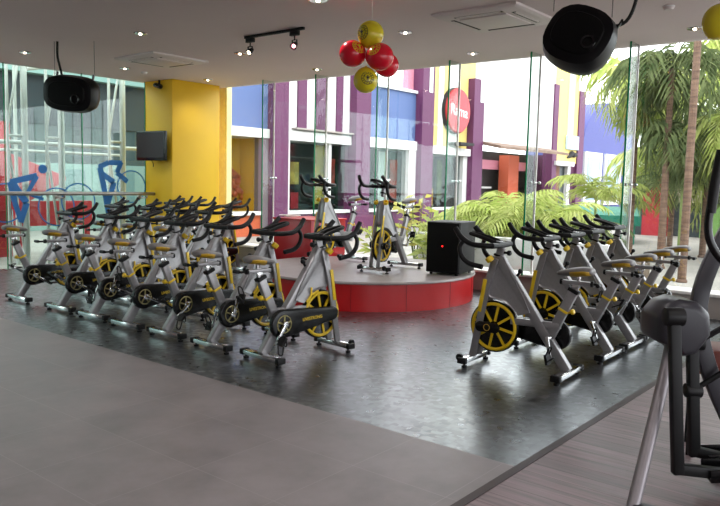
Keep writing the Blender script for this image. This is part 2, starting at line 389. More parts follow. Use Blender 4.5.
# window wall on the right: plinth + glass bays with fins
struct(MB().bx((WX-0.1, -7, 0), (WX+0.25, 12.4, 0.30)).build('baseboard_window', M['plinth'], bevel=0.004), 'low grey plinth under the big glass wall', 'plinth')
struct(MB().bx((WX-0.16, -7, 0.30), (WX+0.28, 12.4, 0.34)).build('trim_2', M['sill'], bevel=0.006), 'white stone sill on top of the window plinth', 'sill')
seams = [12.35, 10.85, 9.42, 7.95, 6.48, 5.05, 3.58, 2.1, 0.6, -0.9, -3.9, -6.9]
for i in range(len(seams)-1):
    a, b = seams[i], seams[i+1]
    r = empty('window_%d' % (i+1), (WX, (a+b)/2, 0.34), 0, 'full height clear glass bay %d counted from the yellow pillar' % (i+1), 'window', kind='structure')
    h = CH-0.34; hw = (a-b)/2
    MB().box((0, 0, h/2), (0.012, 2*hw-0.012, h)).build('pane', M['glass'], r)
    MB().box((-0.16, -hw, h/2), (0.28, 0.016, h)).build('glass_fin', M['glass_green'], r)
    MB().box((-0.307, -hw, h/2), (0.014, 0.026, h)).build('fin_edge', M['glass_edge'], r)
    MB().box((0.012, -hw, h/2), (0.018, 0.03, h)).build('joint_strip', M['sill'], r)
    f = MB(); f.cyl((-0.05, -hw, 1.42), (0.03, -hw, 1.42), 0.02, 12)
    for sy in (-1, 1): f.cyl((-0.02, -hw+sy*0.07, 1.42), (0.02, -hw+sy*0.07, 1.42), 0.022, 12)
    f.build('clamp', M['chrome'], r)
# left glass wall
for i, (a, b) in enumerate([(-0.5, 2.3), (2.3, 4.6), (4.6, 6.15), (6.15, 7.65), (7.65, 9.08)]):
    r = empty('window_%d' % (i+20), ((a+b)/2, WY, 0), 0, ['', '', '', 'tall greenish glass pane with a blue vinyl cyclist by the red kiosk', 'tall greenish glass pane with a blue vinyl cyclist beside the yellow pillar'][i] or 'tall greenish glass pane number %d of the left wall' % (i+1), 'window', kind='structure')
    MB().box((0, 0, CH/2), (b-a-0.01, 0.012, CH)).build('pane', M['glass_teal'], r)
    MB().box(((b-a)/2, -0.01, CH/2), (0.014, 0.02, CH)).build('joint_strip', M['glass_edge'], r)

# vinyl cyclists stuck on the glass (flat blue stick figures and hoop wheels)
def cyclist(name, x0, z0, sc, label, wheels, body):
    r = empty(name, (x0, WY-0.014, z0), 0, label, 'sticker', 'blue cyclist stickers on the left glass')
    b = MB()
    for k, seg in enumerate(body):
        for i in range(len(seg)-1):
            (ax, az, aw), (bx_, bz, bw) = seg[i], seg[i+1]
            d = V((bx_-ax, 0, bz-az)); n = V((-d.z, 0, d.x)).normalized(); y = -0.0015*k
            A, B = V((ax, y, az)), V((bx_, y, bz))
            b.ring_skin([[A+n*aw, A-n*aw, B-n*bw, B+n*bw], [q+V((0, 0.004, 0)) for q in (A+n*aw, A-n*aw, B-n*bw, B+n*bw)]])
    b.build('rider', M['decal_blue'], r)
    for cx, cz, R in wheels:
        w = MB(); n = 36
        o_ = [V((cx+R*math.cos(2*PI*i/n), 0, cz+R*math.sin(2*PI*i/n))) for i in range(n)]
        c = V((cx, 0, cz)); rings = []
        for p in o_:
            q = c+(p-c)*0.93
            rings.append([p, q, q+V((0, 0.004, 0)), p+V((0, 0.004, 0))])
        w.ring_skin(rings, closed=True); w.build('wheel', M['decal_blue'], r)
    return r
r1 = cyclist('cyclist_sticker', 6.18, 0.9, 1, 'blue vinyl cyclist with round head leaning forward on the left glass near the red kiosk',
        [(0.92, 0.22, 0.37), (-0.05, 0.3, 0.36)],
        [[(0.05, 0.68, 0.05), (0.55, 0.80, 0.06)], [(0.05, 0.70, 0.07), (0.34, 0.30, 0.06), (0.22, -0.06, 0.05)], [(0.06, 0.68, 0.07), (0.12, 0.3, 0.05), (0.22, 0.0, 0.05)], [(0.54, 0.80, 0.05), (0.36, 0.48, 0.035), (0.66, 0.36, 0.03)]])
MB().cyl((0.66, 0.004, 0.93), (0.66, 0, 0.93), 0.085, 24).build('head', M['decal_blue'], r1)
cyclist('cyclist_sticker', 8.0, 1.12, 1, 'blue vinyl cyclist with angular arms on the left glass beside the yellow pillar',
        [(0.74, 0.40, 0.34), (-0.45, 0.10, 0.36)],
        [[(0.0, 0.78, 0.05), (0.22, 0.88, 0.05), (0.52, 0.88, 0.05)], [(0.02, 0.78, 0.06), (0.10, 0.4, 0.06), (0.19, -0.14, 0.05)], [(0.06, 0.66, 0.05), (0.33, 0.48, 0.06), (0.19, 0.05, 0.05)], [(0.5, 0.9, 0.05), (0.40, 0.68, 0.05), (0.64, 0.5, 0.05)]])
# hand rail in front of the left glass
r = empty('hand_rail', (4.5, WY-0.32, 0), 0, 'long grey steel hand rail running along the left glass wall', 'rail')
MB().tube([(-5, 0, 1.38), (4.62, 0, 1.38)], 0.036, 12).build('top_rail', M['rail_steel'], r)
for x in (-3.4, -1.2, 0.95, 2.6, 4.4):
    MB().tube([(x, 0.26, 1.30), (x, 0.02, 1.30), (x, 0, 1.36)], 0.014, 8, 3).build('bracket', M['rail_steel'], r)
    MB().cyl((x, 0.305, 1.30), (x, 0.25, 1.30), 0.04, 12).build('wall_plate', M['rail_steel'], r)

# ------------------------------------------------------------------ spin bike (local: +x forward, -y drive side)
def make_bike():
    R = empty('spin_bike')
    S = M['silver']
    b = MB(); b.bar((0.745, 0, 1.04), (0.045, 0, 0.075), 0.038, 0.045)
    b.build('main_beam', S, R, 0.012)
    for sy in (-1, 1):
        b = MB(); y = 0.062*sy
        b.tube([(0.765, y*0.75, 1.03), (0.835, y, 0.74), (0.955, y, 0.085)], 0, w=[(0.013, 0.034)], up=(0, 1, 0))
        f = b.build('fork_blade', S, R, 0.006)
        g = MB(); g.tube([(0.842, y+sy*0.016, 0.83), (0.893, y+sy*0.016, 0.52)], 0, w=[(0.004, 0.019)])
        tag(g.build('yellow_stripe', M['yellow'], f, 0.002), 'yellow stripe')
    # panel that fills the angle between beam and fork, following the wheel
    poly = [(0.69, 1.05), (0.80, 1.05), (0.815, 0.93), (0.85, 0.70), (0.80, 0.655), (0.72, 0.648), (0.64, 0.625), (0.57, 0.575), (0.515, 0.52), (0.40, 0.56), (0.47, 0.70), (0.60, 0.90)]
    def wy(p): return 0.035+0.018*min(1, max(0, (1.05-p[1])/0.2))
    b = MB(); b.ring_skin([[V((p[0], -wy(p)*0.7, p[1])) for p in [(0.745+(q[0]-0.745)*0.9, 0.84+(q[1]-0.84)*0.9) for q in poly]],
                           [V((p[0], -wy(p), p[1])) for p in poly], [V((p[0], wy(p), p[1])) for p in poly],
                           [V((p[0], wy(p)*0.7, p[1])) for p in [(0.745+(q[0]-0.745)*0.9, 0.84+(q[1]-0.84)*0.9) for q in poly]]])
    sh = b.build('head_panel', S, R, 0.012)
    b = MB(); b.tube([(0.54, -0.056, 0.53), (0.60, -0.056, 0.60), (0.69, -0.056, 0.63)], 0, w=[(0.004, 0.01)]); b.tube([(0.60, -0.056, 0.60), (0.60, -0.056, 0.67)], 0, w=[(0.004, 0.01)])
    tag(b.build('bracket_trim', M['yellow'], sh), 'yellow trim')
    # seat tube, cross bar
    b = MB(); b.tube([(0.235, 0, 0.33), (0.02, 0, 0.80)], 0, w=[(0.028, 0.042)]); st = b.build('seat_tube', S, R, 0.01)
    b = MB(); b.tube([(0.110, 0, 0.605), (0.100, 0, 0.626)], 0, w=[(0.032, 0.047)]); tag(b.build('tube_band', M['yellow'], st, 0.003), 'yellow band')
    b = MB(); b.lathe([(0.01, 0), (0.01, 0.025), (0.024, 0.03), (0.025, 0.05), (0.018, 0.058)], (0.065, 0, 0.60), (-1, 0, 0.3), 14)
    tag(b.build('seat_knob', M['yellow'], st), 'yellow pull knob')
    b = MB(); b.tube([(0.028, 0, 0.785), (0.014, 0, 0.815)], 0, w=[(0.034, 0.05)]); b.build('collar', M['black'], st, 0.004)
    b = MB(); b.bar((0.13, 0.0, 0.47), (0.60, 0.0, 0.46), 0.03, 0.03); b.build('cross_bar', S, R, 0.008)
    # seat: post, slider, saddle
    b = MB(); b.tube([(0.025, 0, 0.79), (-0.005, 0, 0.865)], 0, w=[(0.02, 0.03)]); b.build('seat_post', M['chrome'], R, 0.004)
    b = MB(); b.box((0.0, 0, 0.872), (0.26, 0.05, 0.034)); sl = b.build('seat_slider', S, R, 0.006)
    for x in (-0.135, 0.135):
        b = MB(); b.cyl((x-0.012, 0, 0.872), (x+0.012, 0, 0.872), 0.026, 12); b.build('end_cap', M['black'], sl)
    b = MB(); b.tube([(-0.13, 0, 0.872), (-0.2, 0.0, 0.872), (-0.21, 0.05, 0.872)], 0.011, 8); b.cyl((-0.21, 0.02, 0.872), (-0.21, 0.09, 0.872), 0.018, 10)
    b.build('slider_lever', M['black'], sl)
    b = MB(); b.cyl((-0.015, 0, 0.88), (-0.015, 0, 0.955), 0.019, 12); b.tube([(-0.1, 0.02, 0.945), (0.12, 0.012, 0.94)], 0.006, 6); b.tube([(-0.1, -0.02, 0.945), (0.12, -0.012, 0.94)], 0.006, 6)
    b.build('saddle_clamp', M['chrome'], R)
    # saddle: lofted cross sections from tail to nose
    prof = [(-0.145, 0.045, 0.985, 0.03), (-0.13, 0.078, 0.994, 0.055), (-0.08, 0.098, 0.996, 0.07), (-0.01, 0.088, 0.986, 0.072), (0.05, 0.058, 0.975, 0.066), (0.10, 0.04, 0.968, 0.055), (0.16, 0.028, 0.96, 0.04), (0.18, 0.013, 0.955, 0.02)]
    def sec(x, w, z, h, lo=0, hi=2*PI, n=16, g=1.0):
        return [V((x, w*g*math.cos(lo+(hi-lo)*j/n), z-0.01+(h*0.5*g)*math.sin(lo+(hi-lo)*j/n)*(1 if math.sin(lo+(hi-lo)*j/n) > 0 else 1.3))) for j in range(n)]
    b = MB(); b.ring_skin([sec(*p) for p in prof]); sd = b.build('saddle', M['seat_grey'], R, sharp=60)
    for sy in (-1, 1):
        b = MB(); rows = []
        for (x, w, z, h) in prof[1:5]:
            A = [(-1.15+1.2*j/4) for j in range(5)]
            rows.append([V((x, sy*w*1.02*math.cos(a), z-0.01+h*0.5*1.04*math.sin(a)*(1 if a > 0 else 1.3))) for a in A])
        vs = [[b.b.verts.new(p) for p in r_] for r_ in rows]
        for i in range(len(vs)-1):
            for j in range(4): b.b.faces.new((vs[i][j], vs[i][j+1], vs[i+1][j+1], vs[i+1][j]))
        o = b.build('side_panel', M['seat_yellow'], sd); tag(o, 'yellow side panel')
        md = o.modifiers.new('Solidify', 'SOLIDIFY'); md.thickness = 0.003
    # feet
    b = MB(); b.box((0.045, 0, 0.062), (0.085, 0.52, 0.05)); rf = b.build('rear_foot', M['chrome'], R, 0.012)
    for sy in (-1, 1):
        b = MB(); b.box((0.045, sy*0.275, 0.062), (0.092, 0.05, 0.056)); b.build('foot_cap', M['black'], rf, 0.008)
        b = MB(); b.cyl((0.045, sy*0.25, 0), (0.045, sy*0.25, 0.018), 0.027, 12); b.cyl((0.045, sy*0.25, 0.016), (0.045, sy*0.25, 0.045), 0.01, 8); b.build('leveler', M['black'], rf)
    b = MB(); b.box((0.965, 0, 0.066), (0.08, 0.46, 0.05)); ff = b.build('front_foot', M['chrome'], R, 0.012)
    for sy in (-1, 1):
        b = MB(); b.box((0.965, sy*0.245, 0.066), (0.09, 0.045, 0.056)); b.build('foot_cap', M['black'], ff, 0.008)
        b = MB(); b.cyl((0.955, sy*0.22, 0), (0.955, sy*0.22, 0.018), 0.026, 12); b.cyl((0.955, sy*0.22, 0.016), (0.955, sy*0.22, 0.045), 0.01, 8); b.build('leveler', M['black'], ff)
        b = MB(); b.cyl((1.015, sy*0.205-0.014, 0.085), (1.015, sy*0.205+0.014, 0.085), 0.034, 16); b.build('transport_wheel', M['black'], ff)
    # flywheel
    C = (0.765, 0, 0.385)
    b = MB(); b.lathe([(0.02, -0.012), (0.19, -0.010), (0.205, -0.020), (0.238, -0.020), (0.245, -0.014), (0.245, 0.014), (0.238, 0.020), (0.205, 0.020), (0.19, 0.010), (0.02, 0.012)], C, (0, 1, 0), 40)
    fw = b.build('flywheel', M['gloss_black'], R)
    b = MB()
    for sy in (-1, 1):
        b.torus((C[0], sy*0.021, C[2]), (0, 1, 0), 0.214, 0.016, 40, 8)
        for k in range(8):
            a = 2*PI*k/8+0.2
            d = V((math.cos(a), 0, math.sin(a))); b.bar(V((C[0], sy*0.018, C[2]))+d*0.05, V((C[0], sy*0.018, C[2]))+d*0.205, 0.006, 0.011)
    tag(b.build('wheel_rim', M['yellow'], fw), 'yellow rim and spokes')
    b = MB(); b.lathe([(0.055, 0), (0.055, 0.02), (0.048, 0.03)], (C[0]+0.03, 0.075, C[2]), (0, 1, 0), 20)
    b.pxz([(C[0]+0.03+(0.075 if math.cos(t) > 0 else -0.075)+0.05*math.cos(t), C[2]+0.05*math.sin(t)) for t in [2*PI*(i+0.5)/20 for i in range(20)]], 0.078, 0.11); b.build('hub_cover', M['gloss_black'], R, 0.012)
    b = MB(); b.torus((C[0]+0.03, 0.111, C[2]), (0, 1, 0), 0.030, 0.003, 20, 6); b.build('hub_ring', M['seat_yellow'], R)
    # chain guard on the drive side
    K = (0.20, 0.365); G = (0.83, 0.40); r0, r1 = 0.138, 0.068; poly = []
    for i in range(21):
        a = PI/2+PI*i/20+0.06; poly.append((K[0]+r0*math.cos(a), K[1]+r0*math.sin(a)))
    for i in range(13):
        a = -PI/2+PI*i/12+0.03; poly.append((G[0]+r1*math.cos(a), G[1]+r1*math.sin(a)))
    b = MB(); b.pxz(poly, -0.075, -0.135); cg = b.build('chain_guard', M['gloss_black'], R, 0.016, 3)
    text('guard_lettering', 'LIVESTRONG', 0.043, M['yellow'], cg, (0.55, -0.1365, 0.385), (PI/2, -0.03, 0))
    b = MB(); b.torus((K[0], -0.137, K[1]), (0, 1, 0), 0.082, 0.006, 28, 6)
    for k in range(5):
        a = 2*PI*k/5+0.3; d = V((math.cos(a), 0, math.sin(a))); b.bar(V((K[0], -0.137, K[1]))+d*0.02, V((K[0], -0.137, K[1]))+d*0.08, 0.004, 0.008)
    tag(b.build('guard_ring', M['ring'], cg), 'dull brass ring round the crank')
    # cranks, drawn along +x at the right and -x at the left, origin at the axle
    b = MB(); b.cyl((0, -0.165, 0), (0, 0.125, 0), 0.018, 12); b.lathe([(0.03, 0), (0.034, 0.01), (0.026, 0.018)], (0, -0.152, 0), (0, -1, 0), 16)
    b.tube([(-0.02, -0.16, 0), (0.175, -0.168, 0)], 0, w=[(0.009, 0.016)]); b.tube([(0.02, 0.118, 0), (-0.175, 0.126, 0)], 0, w=[(0.009, 0.016)])
    cr = b.build('crank', M['chrome'], R, 0.003, loc=(K[0], 0, K[1]))
    for sy, x in ((-1, 0.17), (1, -0.17)):
        b = MB(); y = sy*(0.17 if sy < 0 else 0.13)
        b.cyl((x, y, 0), (x, y+sy*0.1, 0), 0.01, 8)
        b.box((x, y+sy*0.06, 0), (0.09, 0.08, 0.022))
        b.tube([(x+0.04, y+sy*0.02, 0.01), (x+0.10, y+sy*0.03, 0.05), (x+0.11, y+sy*0.06, 0.06), (x+0.10, y+sy*0.09, 0.05), (x+0.04, y+sy*0.1, 0.01)], 0.007, 6, 3)
        b.tube([(x-0.02, y+sy*0.02, 0.01), (x+0.01, y+sy*0.04, 0.055), (x+0.01, y+sy*0.08, 0.055), (x-0.02, y+sy*0.1, 0.01)], 0.006, 6, 3)
        b.build('pedal', M['black'], cr)
    # head: bar post, clamp, tension knob, bottle holders
    b = MB(); b.tube([(0.755, 0, 1.0), (0.725, 0, 1.13)], 0, w=[(0.024, 0.036)]); hp = b.build('handlebar_post', S, R, 0.008)
    b = MB(); b.tube([(0.752, 0, 1.045), (0.746, 0, 1.065)], 0, w=[(0.03, 0.043)]); b.build('collar', M['black'], hp, 0.003)
    b = MB(); b.cyl((0.70, 0, 1.085), (0.655, 0, 1.085), 0.012, 8); b.lathe([(0.024, 0), (0.026, 0.02), (0.018, 0.03)], (0.66, 0, 1.085), (-1, 0, 0), 12); b.build('post_knob', M['black'], hp)
    b = MB(); b.cyl((0.56, 0, 0.88), (0.535, 0, 0.915), 0.013, 8); b.ball((0.53, 0, 0.925), 0.024, 12, 8); b.build('tension_knob', M['black'], R)
    for sy in (-1, 1):
        b = MB(); b.lathe([(0.012, 0), (0.034, 0.004), (0.038, 0.018), (0.036, 0.05), (0.026, 0.052), (0.024, 0.012)], (0.79, sy*0.075, 1.0), (0.5, sy*0.25, 0.75), 16)
        tag(b.build('bottle_holder', M['yellow'], R), 'yellow cup holder')
    # handlebar: cross bar, outer horns with drop loops, centre rest
    b = MB()
    b.tube([(0.73, -0.20, 1.155), (0.725, 0, 1.15), (0.73, 0.20, 1.155)], 0.026, 10, 3)
    for sy in (-1, 1):
        b.tube([(0.73, sy*0.18, 1.155), (0.80, sy*0.225, 1.155), (0.92, sy*0.23, 1.165), (1.03, sy*0.215, 1.215), (1.11, sy*0.195, 1.30)], [0.026, 0.027, 0.025, 0.027, 0.025], 10, 4)
        b.tube([(1.00, sy*0.222, 1.195), (1.035, sy*0.235, 1.13), (1.01, sy*0.24, 1.045), (0.93, sy*0.24, 0.985), (0.80, sy*0.236, 0.962)], [0.021, 0.022, 0.023, 0.024, 0.024], 10, 4)
        b.tube([(0.73, sy*0.06, 1.16), (0.82, sy*0.055, 1.195), (0.95, sy*0.05, 1.23), (1.03, sy*0.03, 1.245)], 0.021, 8, 3)
    b.tube([(1.03, -0.03, 1.245), (1.045, 0, 1.247), (1.03, 0.03, 1.245)], 0.021, 8, 3)
    hb = b.build('handlebar', M['bar_black'], R)
    b = MB(); b.box((0.77, 0, 1.175), (0.10, 0.12, 0.03)); b.build('bar_clamp', M['gloss_black'], hb, 0.01)
    return R

proto = make_bike()
def part(root, name):
    for c in root.children:
        if c.name.split('.')[0] == name: return c
_first = [True]
def place_bike(x, y, rz, label, group, crank=0.0, dz=0.0, hz=0.0, z=0.0):
    if _first[0]: r = proto; _first[0] = False
    else: r = copy_tree(proto)
    r.location = (x, y, z); r.rotation_euler = (0, 0, rz); tag(r, label, 'exercise bike', group)
    part(r, 'crank').rotation_euler = (0, crank, 0)
    for n in ('saddle', 'saddle_clamp', 'seat_slider'): part(r, n).location.z = dz
    for n in ('handlebar', 'handlebar_post'): part(r, n).location.z = hz
    if dz > 0: part(r, 'seat_post').location.z = dz*0.6
    return r
ordn = ['first', 'second', 'third', 'fourth', 'fifth', 'sixth', 'seventh']
vs = [4.93, 5.66, 6.43, 7.14, 7.87, 8.62, 9.68]
cra = [2.2, -1.3, 2.4, 0.4, -1.2, 0.6, 0.6]
for i, v in enumerate(vs):
    lab = 'silver spin bike, %s from the red stage in the front row with black chain guards' % ordn[i] if i < 6 else 'silver spin bike at the far end of the front row by the red kiosk window'
    place_bike(4.585+random.uniform(-0.02, 0.02), v, math.radians([-6, -3, 0, 1, 2, 2, 0][i]), lab, 'front row of spin bikes left of the stage', cra[i], [0, 0, 0.01, 0.015, 0.02, 0.03, 0.03][i], [0, 0, 0.02, 0.02, 0.03, 0.03, 0.03][i])
for i, v in enumerate([8.75, 9.55, 10.35, 11.2]):
    place_bike(6.28, v, math.radians(random.uniform(-4, 4)), 'silver spin bike in the half hidden middle row, %s from the red counter' % ordn[i], 'middle row of spin bikes left of the stage', random.uniform(-2, 2), 0.01, 0.05)
for i, v in enumerate([10.35, 11.25, 12.02]):
    place_bike(8.05, v, math.radians(random.uniform(-4, 4)), 'silver spin bike in the back row by the yellow pillar, %s from the counter' % ordn[i], 'back row of spin bikes by the yellow pillar', random.uniform(-2, 2), 0.01, 0.06)
for i, (u, vv) in enumerate([(6.08, 2.50), (7.10, 2.50), (7.80, 2.51), (8.46, 2.53), (9.22, 2.55)]):
    place_bike(u, vv, PI/2+math.radians([3, 0, 0, 1, 0][i]), ['silver spin bike with yellow spoked flywheel nearest to the camera in the right row', 'silver spin bike second from the front in the right row', 'silver spin bike third from the front in the right row', 'silver spin bike fourth from the front in the right row, before the last', 'silver spin bike at the window end of the right row'][i],
               'right row of spin bikes by the glass wall', [-1.35, -1.2, 1.0, -0.8, 0.6][i], [0, 0.0, 0.01, 0.02, 0.02][i], [0.0, 0.01, 0.02, 0.03, 0.05][i])
place_bike(9.24, 6.58, PI+math.radians(6), 'brightly lit spin bike on the red stage beside the black speaker box', 'spin bikes on the red stage', 1.4, 0.07, 0.1, z=0.4)
place_bike(9.32, 7.72, PI+math.radians(0), 'brightly lit spin bike on the red stage next to the red counter', 'spin bikes on the red stage', 0.9, 0.07, 0.1, z=0.4)

# ------------------------------------------------------------------ stage, counter, speaker box
r = empty('stage', (8.7, 7.0, 0), 0, 'low round red stage with a grey top between the bike rows', 'stage')
b = MB(); b.lathe([(1.68, 0), (1.68, 0.365)], (0, 0, 0), (0, 0, 1), 96); b.build('side_panel', M['red_stage'], r)
b = MB(); b.lathe([(1.70, 0.365), (1.705, 0.375), (1.70, 0.392), (1.69, 0.4)], (0, 0, 0), (0, 0, 1), 96); b.build('stage_top', M['stage_top'], r)
b = MB()
for k in range(14):
    a = 2*PI*k/14+0.13; d = V((math.cos(a), math.sin(a), 0))
    b.bar(d*1.681+V((0, 0, 0.0)), d*1.681+V((0, 0, 0.365)), 0.003, 0.002, up=(-d.y, d.x, 0))
b.build('panel_joint', mat('dark red joint', (120, 12, 16), 0.5), r)
r = empty('counter', (9.66, 9.06, 0), 0, 'tall boxy red counter standing behind the round stage', 'counter')
MB().box((0, 0, 0.52), (0.92, 0.92, 1.0)).build('body', M['counter_red'], r, 0.006)
MB().box((0, 0, 0.01), (0.86, 0.86, 0.06)).build('plinth', M['dark'], r)
MB().box((0, 0, 1.035), (0.96, 0.96, 0.03)).build('counter_top', M['red_stage'], r, 0.006)
b = MB(); b.tube([(0.02*math.cos(t*0.9)*(3+t*0.35), 0.02*math.sin(t*0.9)*(3+t*0.25), 0.008+0.006*math.sin(t*1.7)**2+0.0015*t) for t in range(26)], 0.006, 6, 2)
tag(b.build('cable_coil', M['cable_white'], loc=(9.35, 9.25, 1.05)), 'loose coil of white cable lying on the red counter', 'cable')
r = empty('speaker_box', (9.12, 5.70, 0.4), math.radians(9), 'black loudspeaker cabinet standing at the right edge of the red stage', 'speaker')
MB().box((0.01, 0, 0.40), (0.60, 0.52, 0.74)).build('cabinet', M['cabinet_grey'], r, 0.015)
MB().box((-0.300, 0, 0.40), (0.03, 0.50, 0.72)).build('grille', M['cabinet_black'], r, 0.01)
b = MB(); b.ring_skin([[V((-0.318, 0.012*math.cos(2*PI*j/12), 0.42+0.012*math.sin(2*PI*j/12))) for j in range(12)], [V((-0.314, 0.012*math.cos(2*PI*j/12), 0.42+0.012*math.sin(2*PI*j/12))) for j in range(12)]])
tag(b.build('indicator_light', M['led_red'], r), 'small red light')
for x in (-0.24, 0.26):
    for y in (-0.2, 0.2): MB().cyl((x, y, 0), (x, y, 0.035), 0.022, 12).build('foot', M['black'], r)
b = MB(); b.tube([(0.0, -0.262, 0.5), (0.05, -0.285, 0.5), (0.13, -0.285, 0.5), (0.18, -0.262, 0.5)], 0.012, 8, 2); b.build('handle', M['black'], r)

# ------------------------------------------------------------------ television, camera, pods, lights
r = empty('television', (8.893, 12.80, 2.06), math.radians(-84), 'black flat television on the shaded face of the yellow pillar', 'tv')
MB().box((0, 0, 0.30), (0.86, 0.07, 0.60)).build('housing', M['gloss_black'], r, 0.012)
MB().box((0, -0.036, 0.315), (0.78, 0.004, 0.50)).build('screen', M['screen'], r)
b = MB(); b.box((0, 0.1, 0.3), (0.1, 0.16, 0.1)); b.box((0, 0.17, 0.3), (0.22, 0.02, 0.22)); b.build('wall_bracket', M['black'], r)
b = MB(); b.tube([(0.0, 0.0, 0.0), (0.02, 0.03, -0.06), (-0.01, 0.05, -0.12)], 0.008, 6, 3); b.build('cable', M['black'], r)
r = empty('security_camera', (9.05, 12.75, CH), 0, 'small black security camera hung under the ceiling at the yellow pillar', 'camera')
MB().cyl((0, 0, -0.08), (0, 0, 0), 0.02, 10).build('mount', M['black'], r)
b = MB(); b.cyl((0.0, 0.14, -0.09), (-0.02, -0.08, -0.14), 0.05, 14); b.build('housing', M['gloss_black'], r, 0.008)
b = MB(); b.cyl((-0.02, -0.08, -0.14), (-0.022, -0.10, -0.145), 0.035, 14); b.build('lens', M['screen'], r)

def pod(name, loc, rz, tilt, roll, S, label, cable_pts, wires, ws=1.0, hs=1.0, e=3.2):
    """hanging speaker: wedge shell with rounded nose, grille front, port and horn"""
    r = empty(name, loc, rz, label, 'speaker', 'black pod speakers hung from the ceiling')
    T = Matrix.Rotation(tilt, 4, 'X') @ Matrix.Rotation(roll, 4, 'Y')
    secs = [(-0.30, 0.40, 0.25, 0.00), (-0.27, 0.47, 0.31, 0.0), (-0.10, 0.50, 0.34, 0.0), (0.08, 0.46, 0.32, 0.01), (0.24, 0.36, 0.26, 0.03), (0.33, 0.24, 0.18, 0.05), (0.36, 0.14, 0.1, 0.06)]
    def ring(y, a, h, dz, n=28):
        out = []; a *= ws; h *= hs
        for j in range(n):
            t = 2*PI*j/n; c, s_ = math.cos(t), math.sin(t)
            q = (abs(c)**e+abs(s_)**e)**(-1/e)
            out.append(T @ (V((a*c*q, y, h*s_*q+dz))*S))
        return out
    b = MB(); b.ring_skin([ring(*s_) for s_ in secs]); b.build('shell', M['pod_black'], r, sharp=50)
    b = MB(); b.ring_skin([ring(-0.295, 0.37, 0.225, 0), ring(-0.325, 0.35, 0.21, 0), ring(-0.335, 0.28, 0.15, 0)]); b.build('grille', M['cabinet_black'], r)
    b = MB(); R3 = T.to_3x3()
    b.torus(T @ (V((0.20, -0.337, -0.08))*S), R3 @ V((0, 1, 0)), 0.075*S, 0.02*S, 24, 8); b.build('port', M['gloss_black'], r)
    for x in (-0.40, 0.40):
        b = MB(); b.bar(T @ (V((x*ws*0.9, 0.0, 0.26*hs))*S), T @ (V((x*ws*0.9, 0.02, 0.38*hs))*S), 0.02*S, 0.012*S); b.build('hanger', M['gloss_black'], r)
    for (p, q) in wires: MB().tube([p, q], 0.005, 6).build('wire', M['wire'], r)
    MB().tube(cable_pts, 0.018*S/0.8, 8, 5).build('cable', M['black'], r)
    return r
pod('pod_speaker', (6.76, 2.86, 3.06), math.radians(-78), math.radians(-16), math.radians(24), 0.74, 'black pod speaker hung from the ceiling above the right row of bikes', [(0.20, 0.1, 0.14), (0.38, 0.12, 0.2), (0.46, 0.12, 0.4), (0.46, 0.12, 0.64)],
    [((-0.27, 0, 0.32), (-0.27, 0, 0.64)), ((0.27, 0, 0.22), (0.27, 0, 0.64))], ws=0.88, hs=1.22, e=2.6)
pod('pod_speaker', (5.82, 10.30, 2.93), math.radians(-60), math.radians(6), math.radians(5), 0.80, 'black pod speaker hung from the ceiling before the left glass wall', [(-0.2, 0.0, 0.26), (-0.24, 0, 0.42), (-0.27, 0, 0.56), (-0.27, 0, 0.77)],
    [((0.32, 0, 0.24), (0.32, 0, 0.77)), ((-0.32, 0, 0.24), (-0.32, 0, 0.77))])

# ceiling cassette air conditioners
def cassette(x, y, label):
    r = empty('air_conditioner_vent', (x, y, CH), 0, label, 'air conditioner', 'ceiling air conditioners')
    b = MB(); b.ring_skin([[V((sx*0.55, sy*0.55, 0)) for sx, sy in ((1, 1), (-1, 1), (-1, -1), (1, -1))], [V((sx*0.55, sy*0.55, -0.025)) for sx, sy in ((1, 1), (-1, 1), (-1, -1), (1, -1))], [V((sx*0.50, sy*0.50, -0.05)) for sx, sy in ((1, 1), (-1, 1), (-1, -1), (1, -1))]])
    b.build('panel', M['ac_white'], r)
    MB().box((0, 0, -0.056), (0.62, 0.62, 0.018)).build('intake_grille', M['ac_white'], r, 0.006)
    for k in range(4):
        a = k*PI/2; mt = Matrix.Rotation(a, 4, 'Z')
        o = MB().box((0, 0, 0), (0.62, 0.05, 0.006), mtx=mt @ Matrix.Translation((0, 0.40, -0.0512))).build('slot', M['dark'], r)
        MB().box((0, 0, 0), (0.58, 0.028, 0.006), mtx=mt @ Matrix.Translation((0, 0.412, -0.055))).build('louver', M['ac_white'], o)
cassette(7.52, 10.52, 'square white ceiling air conditioner above the left rows of bikes')
cassette(7.86, 4.40, 'square white ceiling air conditioner beside the right pod speaker')
